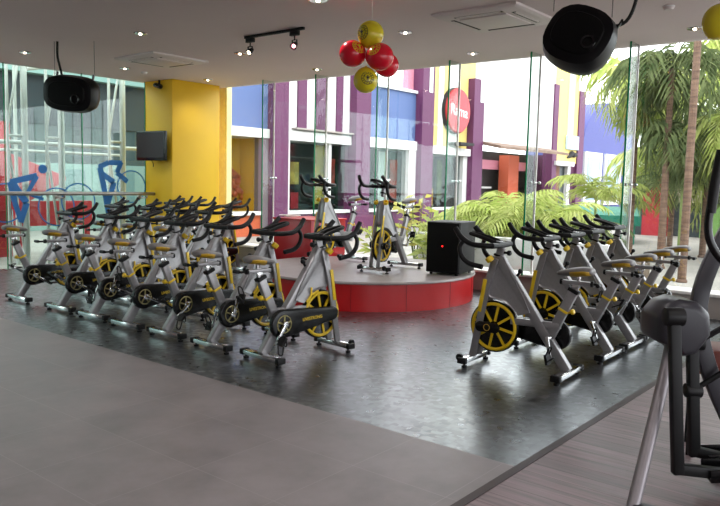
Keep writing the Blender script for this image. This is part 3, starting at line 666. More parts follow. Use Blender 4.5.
# recessed downlights
dl = [(5.86, 11.89, 'recessed ceiling downlight above the left glass near the picture edge'), (6.02, 8.91, 'recessed ceiling downlight between the left air conditioner and the camera'), (7.74, 11.95, 'recessed ceiling downlight behind the left air conditioner'),
      (9.53, 11.80, 'recessed ceiling downlight just above the yellow pillar'), (7.84, 8.92, 'recessed ceiling downlight beside the black track light'), (9.68, 8.96, 'recessed ceiling downlight above the striped facade view'),
      (6.05, 5.60, 'large brass recessed downlight nearest the camera'), (7.97, 5.80, 'recessed ceiling downlight right of the balloon cluster'), (9.78, 5.84, 'recessed ceiling downlight at the glass wall in front of the round red sign'), (9.74, 2.66, 'recessed ceiling downlight at the glass wall near the single yellow balloon')]
def make_dl():
    r = empty('downlight')
    b = MB(); b.lathe([(0.066, -0.014), (0.085, -0.014), (0.094, -0.006), (0.094, 0.0), (0.066, 0.0)], (0, 0, 0), (0, 0, 1), 28); b.build('trim_ring', M['chrome'], r)
    b = MB(); b.lathe([(0.066, -0.006), (0.066, -0.002)], (0, 0, 0), (0, 0, 1), 24); b.build('reflector', M['brass'], r)
    b = MB(); b.ball((0, 0, -0.012), (0.024, 0.024, 0.018), 12, 8); b.build('bulb', M['lamp_warm'], r)
    return r
d0 = make_dl()
for i, (x, y, lab) in enumerate(dl):
    r = d0 if i == 0 else copy_tree(d0)
    r.location = (x, y, CH); tag(r, lab, 'light', 'recessed downlights')
    if i == 6: r.scale = (1.2, 1.2, 1)
for x, y, lab in ((8.44, 2.59, 'small white smoke detector on the ceiling beside the right pod speaker'), (8.23, 12.07, 'small white smoke detector on the ceiling behind the left air conditioner')):
    r = empty('smoke_detector', (x, y, CH), 0, lab, 'smoke detector')
    MB().lathe([(0.06, 0), (0.06, -0.015), (0.045, -0.04), (0.02, -0.045)], (0, 0, 0), (0, 0, 1), 24).build('body', M['ac_white'], r)
    MB().lathe([(0.062, -0.001), (0.066, -0.004), (0.066, -0.010), (0.062, -0.012)], (0, 0, 0), (0, 0, 1), 24).build('base', M['white'], r)
# track light
r = empty('track_light', (6.99, 7.28, CH), 0, 'black ceiling track with two small spot lamps', 'light')
MB().box((0, 0, -0.018), (0.035, 1.14, 0.036)).build('track', M['black'], r, 0.004)
for y, mt_, rx in ((0.46, 'lamp_warm', 0.35), (-0.40, 'lamp_red', -0.2)):
    h = MB().box((0, y, -0.065), (0.05, 0.15, 0.06)).build('spot_lamp', M['black'], r, 0.006)
    b = MB(); b.cyl((0, y, -0.08), (0, y, -0.15), 0.009, 8); b.bar((0, y-0.04, -0.15), (0, y-0.04, -0.21), 0.004, 0.01); b.bar((0, y+0.04, -0.15), (0, y+0.04, -0.21), 0.004, 0.01); b.bar((0, y-0.042, -0.15), (0, y+0.042, -0.15), 0.01, 0.004, up=(1, 0, 0)); b.build('yoke', M['black'], h)
    d = V((-0.75, -0.15+rx*0.3, -0.6)).normalized(); c = V((0, y, -0.215))
    b = MB(); b.lathe([(0.022, -0.06), (0.034, -0.03), (0.047, 0.045), (0.042, 0.045), (0.03, 0.0)], c, d, 18); b.build('shade', M['gloss_black'], h)
    b = MB(); b.ball(c+d*0.025, 0.026, 12, 8); b.build('bulb', M[mt_], h)

# ------------------------------------------------------------------ balloons
CAMV = V((0, 0, 1.7))
def emblem(b, c, R, d, s):
    """printed roundel: two rings, a lettered band and a lifter holding a bar, wrapped on the balloon"""
    d = V(d).normalized(); u = V((0, 0, 1)).cross(d).normalized(); v = d.cross(u)
    def P(x, y): return V(c)+(d*R+(u*x+v*y)*s).normalized()*(R*1.006)
    def ringstrip(r0, r1, a0=0, a1=2*PI, n=40):
        for i in range(n):
            t0, t1 = a0+(a1-a0)*i/n, a0+(a1-a0)*(i+1)/n
            b.quad(P(r0*math.cos(t0), r0*math.sin(t0)), P(r1*math.cos(t0), r1*math.sin(t0)), P(r1*math.cos(t1), r1*math.sin(t1)), P(r0*math.cos(t1), r0*math.sin(t1)))
    ringstrip(0.9, 1.0); ringstrip(0.5, 0.58)
    for k in range(14):
        a = 2*PI*k/14
        ringstrip(0.63, 0.86, a, a+0.12, 1); ringstrip(0.63, 0.71, a, a+0.26, 2)
        if k % 2: ringstrip(0.8, 0.86, a, a+0.22, 2)
    for x0, y0, x1, y1 in ((-0.42, 0.2, 0.42, 0.27), (-0.46, 0.1, -0.38, 0.37), (0.38, 0.1, 0.46, 0.37), (-0.13, -0.12, 0.13, 0.14), (-0.09, 0.14, 0.09, 0.32), (-0.13, -0.42, -0.03, -0.1), (0.03, -0.42, 0.13, -0.1), (-0.28, 0.0, -0.12, 0.1), (0.12, 0.0, 0.28, 0.1), (-0.28, 0.0, -0.2, 0.22), (0.2, 0.0, 0.28, 0.22)):
        b.quad(P(x0, y0), P(x1, y0), P(x1, y1), P(x0, y1))
def balloon(c, R, m, label, tail, em=None, em_m=None):
    tail = V(tail).normalized()
    b = MB(); prof = []
    for i in range(21):
        a = PI*i/20; t = -math.cos(a); rr = math.sin(a)*(1-0.10*max(0, t)**2); prof.append((R*rr, R*t*(1.12 if t > 0 else 1.0)))
    b.lathe(prof, c, tail, 28)
    b.lathe([(0.004, R*1.10), (0.011, R*1.16), (0.016, R*1.19)], c, tail, 10)
    o = b.build('hanging_balloon', m); tag(o, label, 'balloon', 'party balloons')
    if em:
        e = MB(); emblem(e, c, R*1.0, em, R*0.62); ob = e.build('emblem', em_m or M['emblem'], o); tag(ob, 'printed round emblem with a weightlifter')
    return o
bc = V((6.23, 5.02, 3.13)); RT = V((0.631, -0.775, 0)); FW = V((0.775, 0.631, 0)); UP = V((0, 0, 1)); TOC = -FW
pxm = 8.0/726
def bp(px, py, d=0): return bc+RT*((px-368)*pxm)-UP*((py-50)*pxm)+FW*d
b0 = balloon(bp(370, 35), 0.142, M['balloon_yellow'], 'yellow balloon at the top of the hanging cluster', (0.1, 0.1, -1), TOC-RT*0.95)
balloon(bp(352.5, 54), 0.142, M['balloon_red'], 'red balloon at the left of the hanging cluster', RT-UP*0.1+FW*0.5, TOC+RT*0.75+UP*0.65, M['balloon_yellow'])
balloon(bp(379.5, 58, -0.10), 0.145, M['balloon_red'], 'front red balloon right of centre in the hanging cluster', -RT+FW*0.5, TOC-RT*0.8+UP*0.75, M['balloon_yellow'])
balloon(bp(387, 62, 0.16), 0.132, M['balloon_red'], 'rear red balloon peeking out at the right of the hanging cluster', -RT+UP*0.2)
balloon(bp(366, 80, -0.02), 0.132, M['balloon_yellow'], 'lower yellow balloon with round emblem under the hanging cluster', UP+FW*0.1, TOC+RT*0.18+UP*0.12)
b = MB(); b.tube([bp(370, 48), bp(371, 20), V((bp(371, 20).x, bp(371, 20).y, CH))], 0.003, 6); tag(b.build('balloon_string', M['cable_white']), 'thin string tying the balloon cluster to the ceiling', 'string')
balloon((6.99, 1.70, 3.17), 0.15, M['balloon_yellow'], 'single yellow balloon at the right end of the ceiling', -RT*0.5-UP*0.8)
b = MB(); b.tube([(6.99, 1.70, 3.32), (6.99, 1.70, CH)], 0.003, 6); tag(b.build('balloon_string', M['cable_white']), 'thin string above the single yellow balloon', 'string')

# ------------------------------------------------------------------ elliptical machine at the right
E0 = V((4.35, 1.0, 0))
r = empty('elliptical_machine', E0, 0, 'black and silver elliptical trainer cut off by the right picture edge', 'exercise machine')
def L(*p): return V(p)-E0
q0 = V((4.30, 1.205, 0.95))
poly = [(-0.115, -0.10), (-0.125, 0.05), (-0.07, 0.12), (-0.0, 0.145), (0.10, 0.13), (0.17, 0.07), (0.185, -0.05), (0.11, -0.16), (0.03, -0.18), (-0.02, -0.12)]
b = MB(); b.ring_skin([[q0+RT*(p[0]*s_)+UP*(p[1]*s_+z_)+FW*f_-E0 for p in poly] for f_, s_, z_ in ((-0.14, 0.86, -0.01), (-0.10, 1.0, 0), (0.10, 1.0, 0), (0.2, 0.8, -0.02))])
b.build('pivot_shroud', M['ell_grey'], r, 0.02, 3)
b = MB(); b.tube([L(4.35, 1.20, 0.86), L(4.22, 1.20, 0.62), L(3.75, 1.18, 0.03)], 0.035, 14, 4); b.build('support_leg', M['ell_silver'], r)
b = MB(); b.tube([L(3.75, 1.18, 0.035), L(4.0, 0.3, 0.035)], 0, w=[(0.03, 0.035)]); b.build('base_bar', M['ell_grey'], r, 0.008)
b = MB(); b.tube([L(4.98, 0.93, 1.75), L(4.69, 1.05, 1.41), L(4.50, 1.11, 1.03), L(4.52, 1.02, 0.62), L(4.74, 0.80, 0.04)], 0, 4, 5, up=(0.631, -0.775, 0), w=[(0.045, 0.03)]); b.build('mast', M['ell_grey'], r, 0.008)
b = MB(); b.box(L(4.74, 0.78, 0.03), (0.5, 0.09, 0.06), rz=-0.89); b.build('base_bar', M['ell_grey'], r, 0.01)
for a, bt, ft, nm in ((V((4.06, 1.12, 1.02)), V((4.10, 1.06, 0.15)), V((4.29, 0.84, 0.15)), 0), (V((4.37, 1.11, 0.99)), V((4.42, 1.06, 0.16)), V((4.50, 0.90, 0.16)), 1)):
    b = MB(); b.tube([a-E0, bt-E0], 0, w=[(0.03, 0.028)], up=RT); b.tube([bt-E0+UP*0.03, ft-E0], 0, w=[(0.03, 0.026)], up=UP)
    arm = b.build('foot_arm', M['black'], r, 0.008)
    b = MB(); b.cyl(a-E0-RT*0.05, a-E0+RT*0.05, 0.05, 18); b.build('pivot_cap', M['black'], arm, 0.006)
    pc = ft-E0+V((0.06, -0.06, 0.0)); d = (V((0.5, -0.86, 0.12))).normalized()
    mt_ = Matrix.Translation(pc) @ d.to_track_quat('X', 'Z').to_matrix().to_4x4()
    b = MB(); b.box(0, (0.40, 0.17, 0.03), mtx=mt_); ped = b.build('foot_plate', M['black'], arm, 0.01)
    b = MB()
    for sy in (-1, 1): b.box(0, (0.40, 0.014, 0.07), mtx=mt_ @ Matrix.Translation((0, sy*0.085, 0.025)))
    b.box(0, (0.014, 0.17, 0.07), mtx=mt_ @ Matrix.Translation((0.2, 0, 0.025))); b.build('plate_rim', M['gloss_black'], ped, 0.005)
    if nm:
        for z, p2 in ((0.83, V((4.52, 0.82, 1.04))), (0.55, V((4.55, 0.80, 0.80)))):
            j = V((4.385+0.05*(0.9-z), 1.085, z))
            b = MB(); b.cyl(j-E0-RT*0.045, j-E0+RT*0.045, 0.042, 16); b.build('joint', M['black'], arm, 0.006)
            b = MB(); b.tube([j-E0, p2-E0], 0.017, 8); b.build('link_rod', M['black'], arm)
b = MB(); b.tube([L(4.235, 0.985, 1.90), L(4.215, 1.0, 1.72), L(4.20, 1.015, 1.52), L(4.215, 0.99, 1.40), L(4.28, 0.92, 1.30), L(4.42, 0.80, 1.22), L(4.62, 0.66, 1.20)], 0.022, 12, 5); hb = b.build('handle_bar', M['gloss_black'], r)
b = MB(); b.tube([L(4.236, 0.984, 1.915), L(4.215, 1.0, 1.72), L(4.206, 1.008, 1.58)], [0.024, 0.028, 0.028, 0.026], 12, 4); b.build('grip', M['bar_black'], hb)
b = MB(); b.tube([L(4.62, 0.66, 1.20), L(4.76, 0.80, 1.36), L(4.80, 1.0, 1.52)], 0.024, 10, 4); b.build('handle_link', M['ell_grey'], r)
r = empty('padded_stool', (5.05, 1.12, 0), 0.3, 'red brown padded low stool standing behind the elliptical trainer', 'stool')
MB().box((0, 0, 0.62), (0.34, 0.34, 0.16)).build('pad', M['skin_pad'], r, 0.02)
for sx in (-1, 1):
    for sy in (-1, 1): MB().bar((sx*0.13, sy*0.13, 0), (sx*0.13, sy*0.13, 0.55), 0.018, 0.018).build('leg', M['black'], r)

# ------------------------------------------------------------------ outside
struct(MB().bx((-30, -40, -0.45), (90, 60, -0.15)).build('ground', M['pavement']), 'pale paved ground outside the glass walls', 'ground')

# shop building beyond the window wall: facade on the plane y = 18
FY = 18.0; GZ = -0.15
B = empty('shop_building', (30, FY, GZ), 0, 'colourful shopping arcade facade with purple pillars and blue panels', 'building')
def fb(name, x0, x1, z0, z1, m, d0=0.0, d1=0.3, parent=None, bevel=0.0):
    P = parent or B
    off = V((30, FY, GZ)) if P is B else V((30, FY, GZ))
    b = MB(); b.bx((x0-30, d0, z0-GZ), (x1-30, d1, z1-GZ)); return b.build(name, m, P, bevel)
pil = [(13.0, 13.9, 8.2), (17.4, 18.06, 9.0), (21.72, 22.6, 9.0), (26.15, 27.05, 9.0), (30.45, 31.4, 6.65), (39.3, 40.1, 7.5), (42.85, 43.9, 7.5)]
for i, (a, b_, h) in enumerate(pil):
    fb('pillar', a*(0.9806 if i < 5 else 0.996), b_*(0.9806 if i < 5 else 0.996)-(0.0 if i < 5 else 0.2), GZ, h, M['purple'], -0.35 if i < 5 else -0.08, 0.5)
for a, b_ in ((26.1, 26.36), (30.4, 30.7)):
    fb('pillar_light', a, b_, 5.6, 6.9, M['ext_white'], -0.37, -0.34)
def window(x0, x1, z0, z1, jl, jr, inside, posters=()):
    o = fb('window', x0, x1, z0-0.12, z0, M['ext_white'], -0.12, 0.4)
    if jl: fb('jamb', x0, x0+jl, z0, z1, M['ext_white'], -0.08, 0.3, o)
    if jr: fb('jamb', x1-jr, x1, z0, z1, M['ext_white'], -0.08, 0.3, o)
    fb('interior', x0, x1, z0, z1, inside, 1.0, 1.1, o)
    fb('interior_side', x1-0.02, x1+0.1, z0, z1, inside, 0.3, 1.1, o); fb('interior_floor', x0, x1, z0-0.1, z0+0.01, inside, 0.3, 1.1, o); fb('interior_top', x0, x1, z1-0.01, z1+0.1, M['ext_white'], 0.3, 1.1, o)
    fb('pane', x0+jl, x1-jr, z0, z1, M['shop_glass'], 0.1, 0.12, o)
    for (a, b_, c, d, m, y) in posters: fb('poster', a, b_, c, d, m, y, y+0.02, o)
    return o
# bay left of the first pillar
fb('upper_wall', 13.9, 17.4, 3.42, 6.2, M['blue']); fb('band', 13.9, 17.4, 3.12, 3.42, M['ext_white'], -0.1, 0.3)
w = window(13.9, 16.75, 0.68, 3.12, 0.1, 0.0, M['shop_ochre'], [(15.3, 15.62, 0.7, 3.1, M['far_dark'], 0.7)])
fb('side_wall', 16.75, 17.4, GZ, 3.12, M['lilac'], -0.05, 0.3); fb('lower_wall', 13.9, 17.4, GZ, 0.56, M['orange'])
# a bunch of red balloons behind that window, painted on the shop wall
bb = MB()
for i in range(26):
    bb.ball((16.35+random.uniform(-0.42, 0.42)-30, 0.85+random.uniform(0, 0.1), 1.3+random.uniform(-0.55, 0.75)*(1)-GZ), random.uniform(0.1, 0.14), 10, 6)
bb.build('balloon_display', M['poster_red'], w)
# striped bay
o = fb('upper_wall', 17.6, 21.5, 3.42, 9.0, M['ext_white']); fb('band', 17.6, 21.5, 3.12, 3.45, M['ext_white'], -0.12, 0.3)
for a, b_ in ((18.45, 18.9), (19.42, 20.0), (20.5, 20.85)): fb('stripe', a, b_, 3.55, 9.0, M['purple'], -0.06, 0.0, o)
fb('ledge', 18.2, 21.5, 3.5, 3.56, M['plinth'], -0.25, 0.0)
w = window(17.75, 21.5, 0.68, 3.12, 0.3, 0.0, M['shop_dark'], [(19.6, 20.15, 0.9, 3.05, M['poster_mix'], 0.2), (18.5, 19.1, 1.6, 2.4, M['poster_mix'], 0.5), (18.45, 18.75, 0.75, 1.4, M['poster_red'], 0.6), (19.0, 19.4, 0.7, 1.3, M['kiosk_red'], 0.8), (20.9, 21.2, 1.6, 2.6, M['poster_red'], 0.6)])
fb('mullion', 20.15, 20.3, 0.68, 3.12, M['ext_white'], 0.0, 0.2, w)
fb('return_wall', 21.15, 21.72, 0.68, 3.12, M['deep_purple'], 0.05, 0.35); fb('lower_wall', 17.6, 21.72, GZ, 0.56, M['purple'])
# blue bay
fb('upper_wall', 22.1, 26.0, 3.45, 5.5, M['blue']); fb('band', 22.1, 26.0, 3.12, 3.5, M['ext_white'], -0.12, 0.3)
fb('roof_trim', 22.1, 26.0, 5.5, 5.62, M['ext_white'], -0.1, 0.35); fb('parapet', 25.2, 26.15, 5.62, 9.0, M['pink'], 0.15, 0.4)
w = window(22.1, 25.75, 0.68, 3.12, 0.0, 0.6, M['shop_dark'], [(23.55, 23.95, 0.8, 3.0, M['ext_white'], 0.3), (24.0, 24.3, 1.8, 3.0, M['poster_mix'], 0.5), (24.6, 25.1, 0.9, 2.7, M['poster_red'], 0.5)])
fb('return_wall', 25.75, 26.1, GZ, 3.12, M['deep_purple'], 0.0, 0.3); fb('lower_wall', 22.1, 26.1, GZ, 0.56, M['purple'])
# pale yellow tower with the round sign
o = fb('tower_wall', 26.5, 30.45, 3.35, 9.5, M['ext_yellow'], 0.0, 0.5)
for a, b_ in ((27.3, 27.7), (28.2, 28.9)): fb('stripe', a, b_, 3.4, 9.5, M['ext_white'], -0.05, 0.0, o)
fb('band', 26.45, 30.2, 3.05, 3.38, M['ext_white'], -0.25, 0.3)
w = window(26.5, 30.2, 0.68, 3.05, 0.0, 0.7, M['shop_dark'], [(27.3, 27.9, 0.75, 1.5, M['shop_ochre'], 0.5), (28.2, 28.6, 1.0, 2.8, M['leaf_mid'], 0.5)])
fb('return_wall', 30.2, 30.45, GZ, 3.05, M['deep_purple'], 0.0, 0.3); fb('lower_wall', 26.5, 30.45, GZ, 0.56, M['purple'])
sg = MB(); sg.lathe([(0.98, 0), (1.0, 0.02), (1.0, 0.26), (0.96, 0.30)], (28.6-30, -0.02, 5.05-GZ), (0, -1, 0), 48)
sgn = sg.build('round_sign', mat('sign red', (176, 24, 38), 0.4), B); tag(sgn, 'round red sign with white lettering')
rm = MB(); rm.lathe([(1.03, 0), (1.03, 0.2)], (28.6-30, -0.015, 5.05-GZ), (0, -1, 0), 48); rm.build('sign_rim', M['dark'], sgn)
text('sign_lettering', 'Rama', 0.66, M['ext_white'], sgn, (28.6-30, -0.325, 5.02-GZ), (PI/2, 0.08, 0), 0.01)
fb('sign_arm', 28.2, 29.4, 3.5, 3.62, M['dark'], -0.7, -0.05)
# recessed store with white upper wall and brown eave
fb('upper_wall', 30.5, 39.3, 3.75, 9.0, M['ext_white'], 0.0, 0.3)
b = MB(); b.ring_skin([[V((x-30, y, z-GZ)) for y, z in ((-1.3, 3.45), (-1.3, 3.58), (0.0, 3.85), (0.0, 3.7))] for x in (30.8, 38.6)]); b.build('eave', mat('brown eave', (120, 98, 84), 0.8, 0, 0.2, 2), B)
fb('recess_wall', 31.4, 43.9, GZ, 3.6, M['shop_dark'], 2.2, 2.4); fb('recess_band', 31.4, 40.0, 2.6, 3.1, M['pink'], 1.9, 2.2)
fb('recess_pillar', 36.4, 37.6, GZ, 3.4, M['orange'], 1.2, 1.8); fb('recess_pillar', 41.0, 42.4, GZ, 3.6, M['deep_purple'], 1.0, 2.0)
fb('shop_frame', 32.4, 32.6, GZ, 3.0, M['ext_white'], 2.0, 2.1); fb('shop_frame', 31.4, 36, 1.55, 1.65, M['ext_white'], 2.0, 2.1)
# second yellow tower with the lettered board
o = fb('tower_wall', 39.3, 42.7, 3.15, 9.2, M['ext_yellow'], 0.0, 0.5); fb('stripe', 41.2, 41.9, 4.7, 9.2, M['ext_white'], -0.05, 0.0, o)
fb('band', 39.4, 41.9, 2.95, 3.2, M['ext_white'], -0.25, 0.3)
lg = fb('sign_letter', 41.0, 42.6, 3.95, 4.75, mat('pale blue sign letter', (170, 200, 220), 0.5), -0.16, -0.02)
text('sign_lettering', 'nm', 0.8, M['ext_white'], lg, (41.8-30, -0.19, 4.35-GZ), (PI/2, 0, 0), 0.01)
b = MB(); b.tube([(41.2-30, -0.1, 3.45-GZ), (41.5-30, -0.1, 3.55-GZ), (41.8-30, -0.1, 3.72-GZ), (42.05-30, -0.1, 3.6-GZ), (42.35-30, -0.1, 3.66-GZ), (42.6-30, -0.1, 3.56-GZ)], [0.04, 0.12, 0.16, 0.12, 0.13, 0.03], 8, 4); b.build('sign_swoosh', M['dark'], B)
fb('door_panel', 39.3, 41.05, GZ, 2.95, M['brown'], 0.3, 0.4); fb('shop_window', 41.05, 41.9, 0.7, 2.95, M['far_dark'], 0.3, 0.4); fb('jamb', 41.75, 42.15, 0.55, 2.95, M['ext_white'], 0.1, 0.4); fb('return_wall', 42.15, 42.85, GZ, 2.95, M['deep_purple'], 0.1, 0.4); fb('lower_wall', 41.05, 42.15, GZ, 0.7, M['ext_white'], 0.0, 0.4)

# blue domed building
D = empty('domed_building', (48.9, FY, GZ), 0, 'periwinkle blue building with a rounded gable and white window frames', 'building')
poly = [(-5.0, 0), (-5.0, 4.4)]+[(-5.0+4.9*(1-math.cos(t)), 4.4+3.1*math.sin(t)) for t in [PI/2*i/10 for i in range(1, 11)]]+[(4.9-4.9*(1-math.sin(t)), 4.4+3.1*math.cos(t)) for t in [PI/2*i/10 for i in range(1, 11)]]+[(5.0, 0)]
b = MB(); b.prism(poly, lambda p: (p[0], 0.1, p[1]), lambda p: (p[0], 4.0, p[1])); b.build('wall', M['dome_blue'], D)
for x0, x1 in ((-4.9, -2.1), (-1.5, 1.4), (2.2, 4.8)):
    o = MB().bx((x0, -0.05, 0.75), (x1, 0.12, 4.1)).build('window_frame', M['ext_white'], D)
    MB().bx((x0+0.35, -0.08, 1.1), (x1-0.35, -0.04, 3.75)).build('pane', mat('pale reflecting glass', (110, 142, 168), 0.2, 0, 0.2, 1), o)

# red, beige and green buildings further right, facing the glass wall (plane x = 30)
K1 = empty('red_building', (30, 9.3, GZ), 0, 'tall red shop front half hidden behind the palms', 'building')
MB().bx((0, -0.55, 0), (0.6, 0.45, 6.6)).build('wall', M['kiosk_red'], K1)
MB().bx((-0.6, -0.55, 2.4), (0, 1.3, 2.75)).build('canopy', M['ext_white'], K1); MB().bx((0, 0.45, 0), (0.5, 1.2, 2.4)).build('shop_front', M['far_dark'], K1)
K2 = empty('beige_building', (30.4, 8.2, GZ), 0, 'beige ribbed cladding building between the two palm trunks', 'building')
b = MB()
b.bx((0, -0.6, 1.35), (0.4, 0.52, 4.6))
for i in range(9): b.bx((-0.03, -0.58+i*0.125, 1.35), (0, -0.52+i*0.125, 4.6))
b.build('ribbed_wall', M['beige'], K2); MB().bx((0.1, -0.6, 0), (0.4, 0.52, 1.35)).build('shop_front', M['far_dark'], K2)
K3 = empty('green_building', (30.2, 6.6, GZ), 0, 'lime green shop front with a dark rounded awning right of the palms', 'building')
MB().bx((0, 0.3, 0), (0.4, 1.0, 4.2)).build('wall', M['green_wall'], K3); MB().bx((0.1, -3.5, 0), (0.4, 0.3, 4.2)).build('side_wall', M['ext_white'], K3)
MB().bx((-0.05, -1.2, 1.9), (0.1, 0.25, 3.0)).build('sign_panel', M['poster_red'], K3)
b = MB(); b.ring_skin([[V((-0.8*math.sin(t), y, 1.35+0.45*math.cos(t))) for t in [PI/2*i/6 for i in range(7)]]+[V((-0.72*math.sin(t), y, 1.35+0.38*math.cos(t))) for t in [PI/2*i/6 for i in range(6, -1, -1)]] for y in (-1.3, 0.25)]); b.build('awning', M['dark'], K3)
MB().bx((-0.02, -1.0, 0), (0.12, 0.1, 1.4)).build('doorway', M['far_dark'], K3)

# teal canopy with white lettering
r = empty('teal_canopy', (25.0, 10.3, GZ), math.radians(20), 'low teal green canvas canopy with white lettering beyond the glass', 'canopy')
b = MB(); b.ring_skin([[V((x, y, z)) for x, z in ((-1.3, 0.62), (-1.25, 0.95), (0, 1.22), (1.4, 0.95), (1.35, 0.62))] for y in (-2.0, 1.9)]); b.build('canvas', M['teal_canopy'], r)
for x in (-1.2, 1.3):
    for y in (-1.8, 0, 1.75): MB().cyl((x, y, 0), (x, y, 0.9), 0.03, 8).build('post', M['teal_canopy'], r)
text('canopy_lettering', 'BIRO', 0.34, M['ext_white'], r, (-1.32, -0.2, 0.80), (PI/2-0.1, 0, -PI/2), 0.004)

# planter wall outside with palms
r = empty('planter_box', (12.6, 6.2, GZ), 0, 'low white planter wall outside holding the feathery palms', 'planter')
MB().bx((-0.12, -1.6, 0), (0.12, 2.4, 0.86)).build('front_panel', M['ext_white'], r, 0.01); MB().bx((0.12, -1.6, 0), (2.2, 2.4, 0.4)).build('soil_bed', mat('soil', (84, 72, 58), 0.95, 0, 0.3, 6), r)

def frond(b, base, az, elev, length, droop, n=22, lw=0.03, ll=0.42, hang=0.5, rng=random):
    """arching palm frond: thin rib and two rows of narrow leaflets"""
    p = V(base); pts = []; e = elev
    st = length/n
    for i in range(n+1):
        pts.append(V(p)); d = V((math.cos(e)*math.cos(az), math.cos(e)*math.sin(az), math.sin(e))); p = p+d*st; e -= droop/n*(0.5+i/n)
    b.tube(pts, [0.014, 0.004], 4)
    for i in range(2, n+1):
        t = (pts[i]-pts[i-1]).normalized(); side = V((-math.sin(az), math.cos(az), 0)); f = i/n
        l = ll*(0.55+0.9*math.sin(PI*min(1, f*0.9+0.08)))*rng.uniform(0.8, 1.15)
        for sgn in (-1, 1):
            d = (side*sgn*0.9+t*(0.45+0.5*f)-UP*hang*rng.uniform(0.5, 1.2)).normalized()
            w = t*lw; a = pts[i]; m_ = a+d*l*0.5+V((0, 0, 0.03*l)); tip = a+d*l-UP*l*hang*0.4
            b.quad(a, m_+w, tip, m_-w)
def palm(name, x, y, z0, trunk_h, r0, nf, length, droop, leaf, label, elev=(0.1, 1.2), ll=0.42, hang=0.5, lean=(0, 0), lw=0.03, group='palms outside the glass wall', stems=1, spread=0.2, n=22):
    rng = random.Random(int(x*131+y*71))
    R_ = empty(name, (x, y, z0), 0, label, 'palm tree', group)
    crown = MB()
    for s_ in range(stems):
        sx, sy = (rng.uniform(-spread, spread), rng.uniform(-spread, spread)) if stems > 1 else (0, 0)
        h = trunk_h*rng.uniform(0.7, 1.1) if stems > 1 else trunk_h
        top = V((sx+lean[0], sy+lean[1], h))
        t = MB(); pts = [V((sx, sy, 0)), V((sx+lean[0]*0.35, sy+lean[1]*0.35, h*0.5)), top]
        t.tube(pts, [r0*1.15, r0, r0*0.85], 10, 6)
        if stems == 1: t.ball((0, 0, 0.02), (r0*1.5, r0*1.5, 0.08), 10, 6)
        t.build('trunk' if r0 > 0.05 else 'stem', M['trunk'] if r0 > 0.05 else M['stem'], R_)
        k = max(3, nf//stems)
        for i in range(k):
            az = 2*PI*(i+rng.uniform(-0.35, 0.35))/k+s_
            frond(crown, top, az, rng.uniform(*elev), length*rng.uniform(0.75, 1.15), droop*rng.uniform(0.75, 1.2), n, lw, ll, hang, rng)
    crown.build('fronds', leaf, R_)
    return R_
palm('feather_palm', 14.2, 7.75, 0.1, 0.25, 0.03, 32, 2.0, 2.3, M['leaf_light'], 'bushy light green palm in the planter before the recessed shop, nearer the purple pillar', (0.95, 1.5), 0.34, 0.5, stems=4, spread=0.3, lw=0.032, n=24)
palm('feather_palm', 14.1, 6.95, 0.1, 0.35, 0.03, 32, 2.0, 2.3, M['leaf_light'], 'bushy light green palm in the planter right behind the green glass seam', (0.95, 1.5), 0.34, 0.5, stems=4, spread=0.3, lw=0.032, n=24)
palm('feather_palm', 14.5, 6.2, 0.1, 0.2, 0.03, 21, 1.5, 2.3, M['leaf_mid'], 'smaller mid green palm at the right end of the planter', (0.9, 1.5), 0.3, 0.5, stems=3, spread=0.25, lw=0.032, n=22)
palm('slender_palm', 18.6, 7.25, GZ, 1.5, 0.035, 12, 1.5, 2.4, M['leaf_light'], 'slender young palm with arching fronds in front of the teal canopy', (0.5, 1.5), 0.3, 0.5, lw=0.035, n=20)
palm('slender_palm', 20.4, 6.1, GZ, 2.0, 0.05, 10, 1.3, 2.6, M['leaf_mid'], 'slender palm standing before the red shop front', (0.0, 1.4), 0.34, 0.5, lw=0.035, n=18)
TP = dict(lw=0.06, n=15)
palm('tall_palm', 17.62, 5.25, GZ, 4.6, 0.08, 22, 1.9, 3.0, M['leaf_mid'], 'tall brown trunked palm with drooping fronds, second bare trunk from the picture edge', (-0.7, 1.1), 0.55, 0.6, **TP)
palm('tall_palm', 15.33, 4.13, GZ, 7.2, 0.075, 20, 2.4, 2.7, M['leaf_mid'], 'tall palm with a bare ringed trunk in front of the beige cladding', (-0.5, 1.1), 0.6, 0.6, lean=(0.03, -0.02), **TP)
palm('tall_palm', 18.9, 6.42, GZ, 4.7, 0.07, 20, 1.7, 3.0, M['leaf_light'], 'leafy palm whose crown hangs right beside the blue dome', (-0.8, 1.1), 0.5, 0.6, **TP)
palm('tall_palm', 19.6, 3.2, GZ, 3.9, 0.08, 22, 2.2, 2.7, M['leaf_mid'], 'leafy palm behind the elliptical handle', (-0.6, 1.1), 0.55, 0.6, **TP)
palm('tall_palm', 21.5, 5.3, GZ, 3.7, 0.08, 22, 2.1, 2.8, M['leaf_mid'], 'broad low crowned palm farther back between the two bare trunks', (-0.6, 1.1), 0.55, 0.6, **TP)
palm('tall_palm', 24.5, 4.5, GZ, 4.6, 0.08, 24, 2.5, 2.6, M['leaf_light'], 'leafy palm in front of the green shop front', (-0.6, 1.1), 0.6, 0.6, **TP)
palm('tall_palm', 24.0, 6.9, GZ, 5.0, 0.08, 22, 2.2, 2.8, M['leaf_light'], 'taller palm just before the red shop front', (-0.6, 1.1), 0.6, 0.6, **TP)
palm('tall_palm', 26.0, 5.6, GZ, 6.2, 0.08, 24, 2.8, 2.7, M['leaf_light'], 'tallest pale palm at the back of the planting', (-0.6, 1.1), 0.65, 0.6, lw=0.07, n=15)
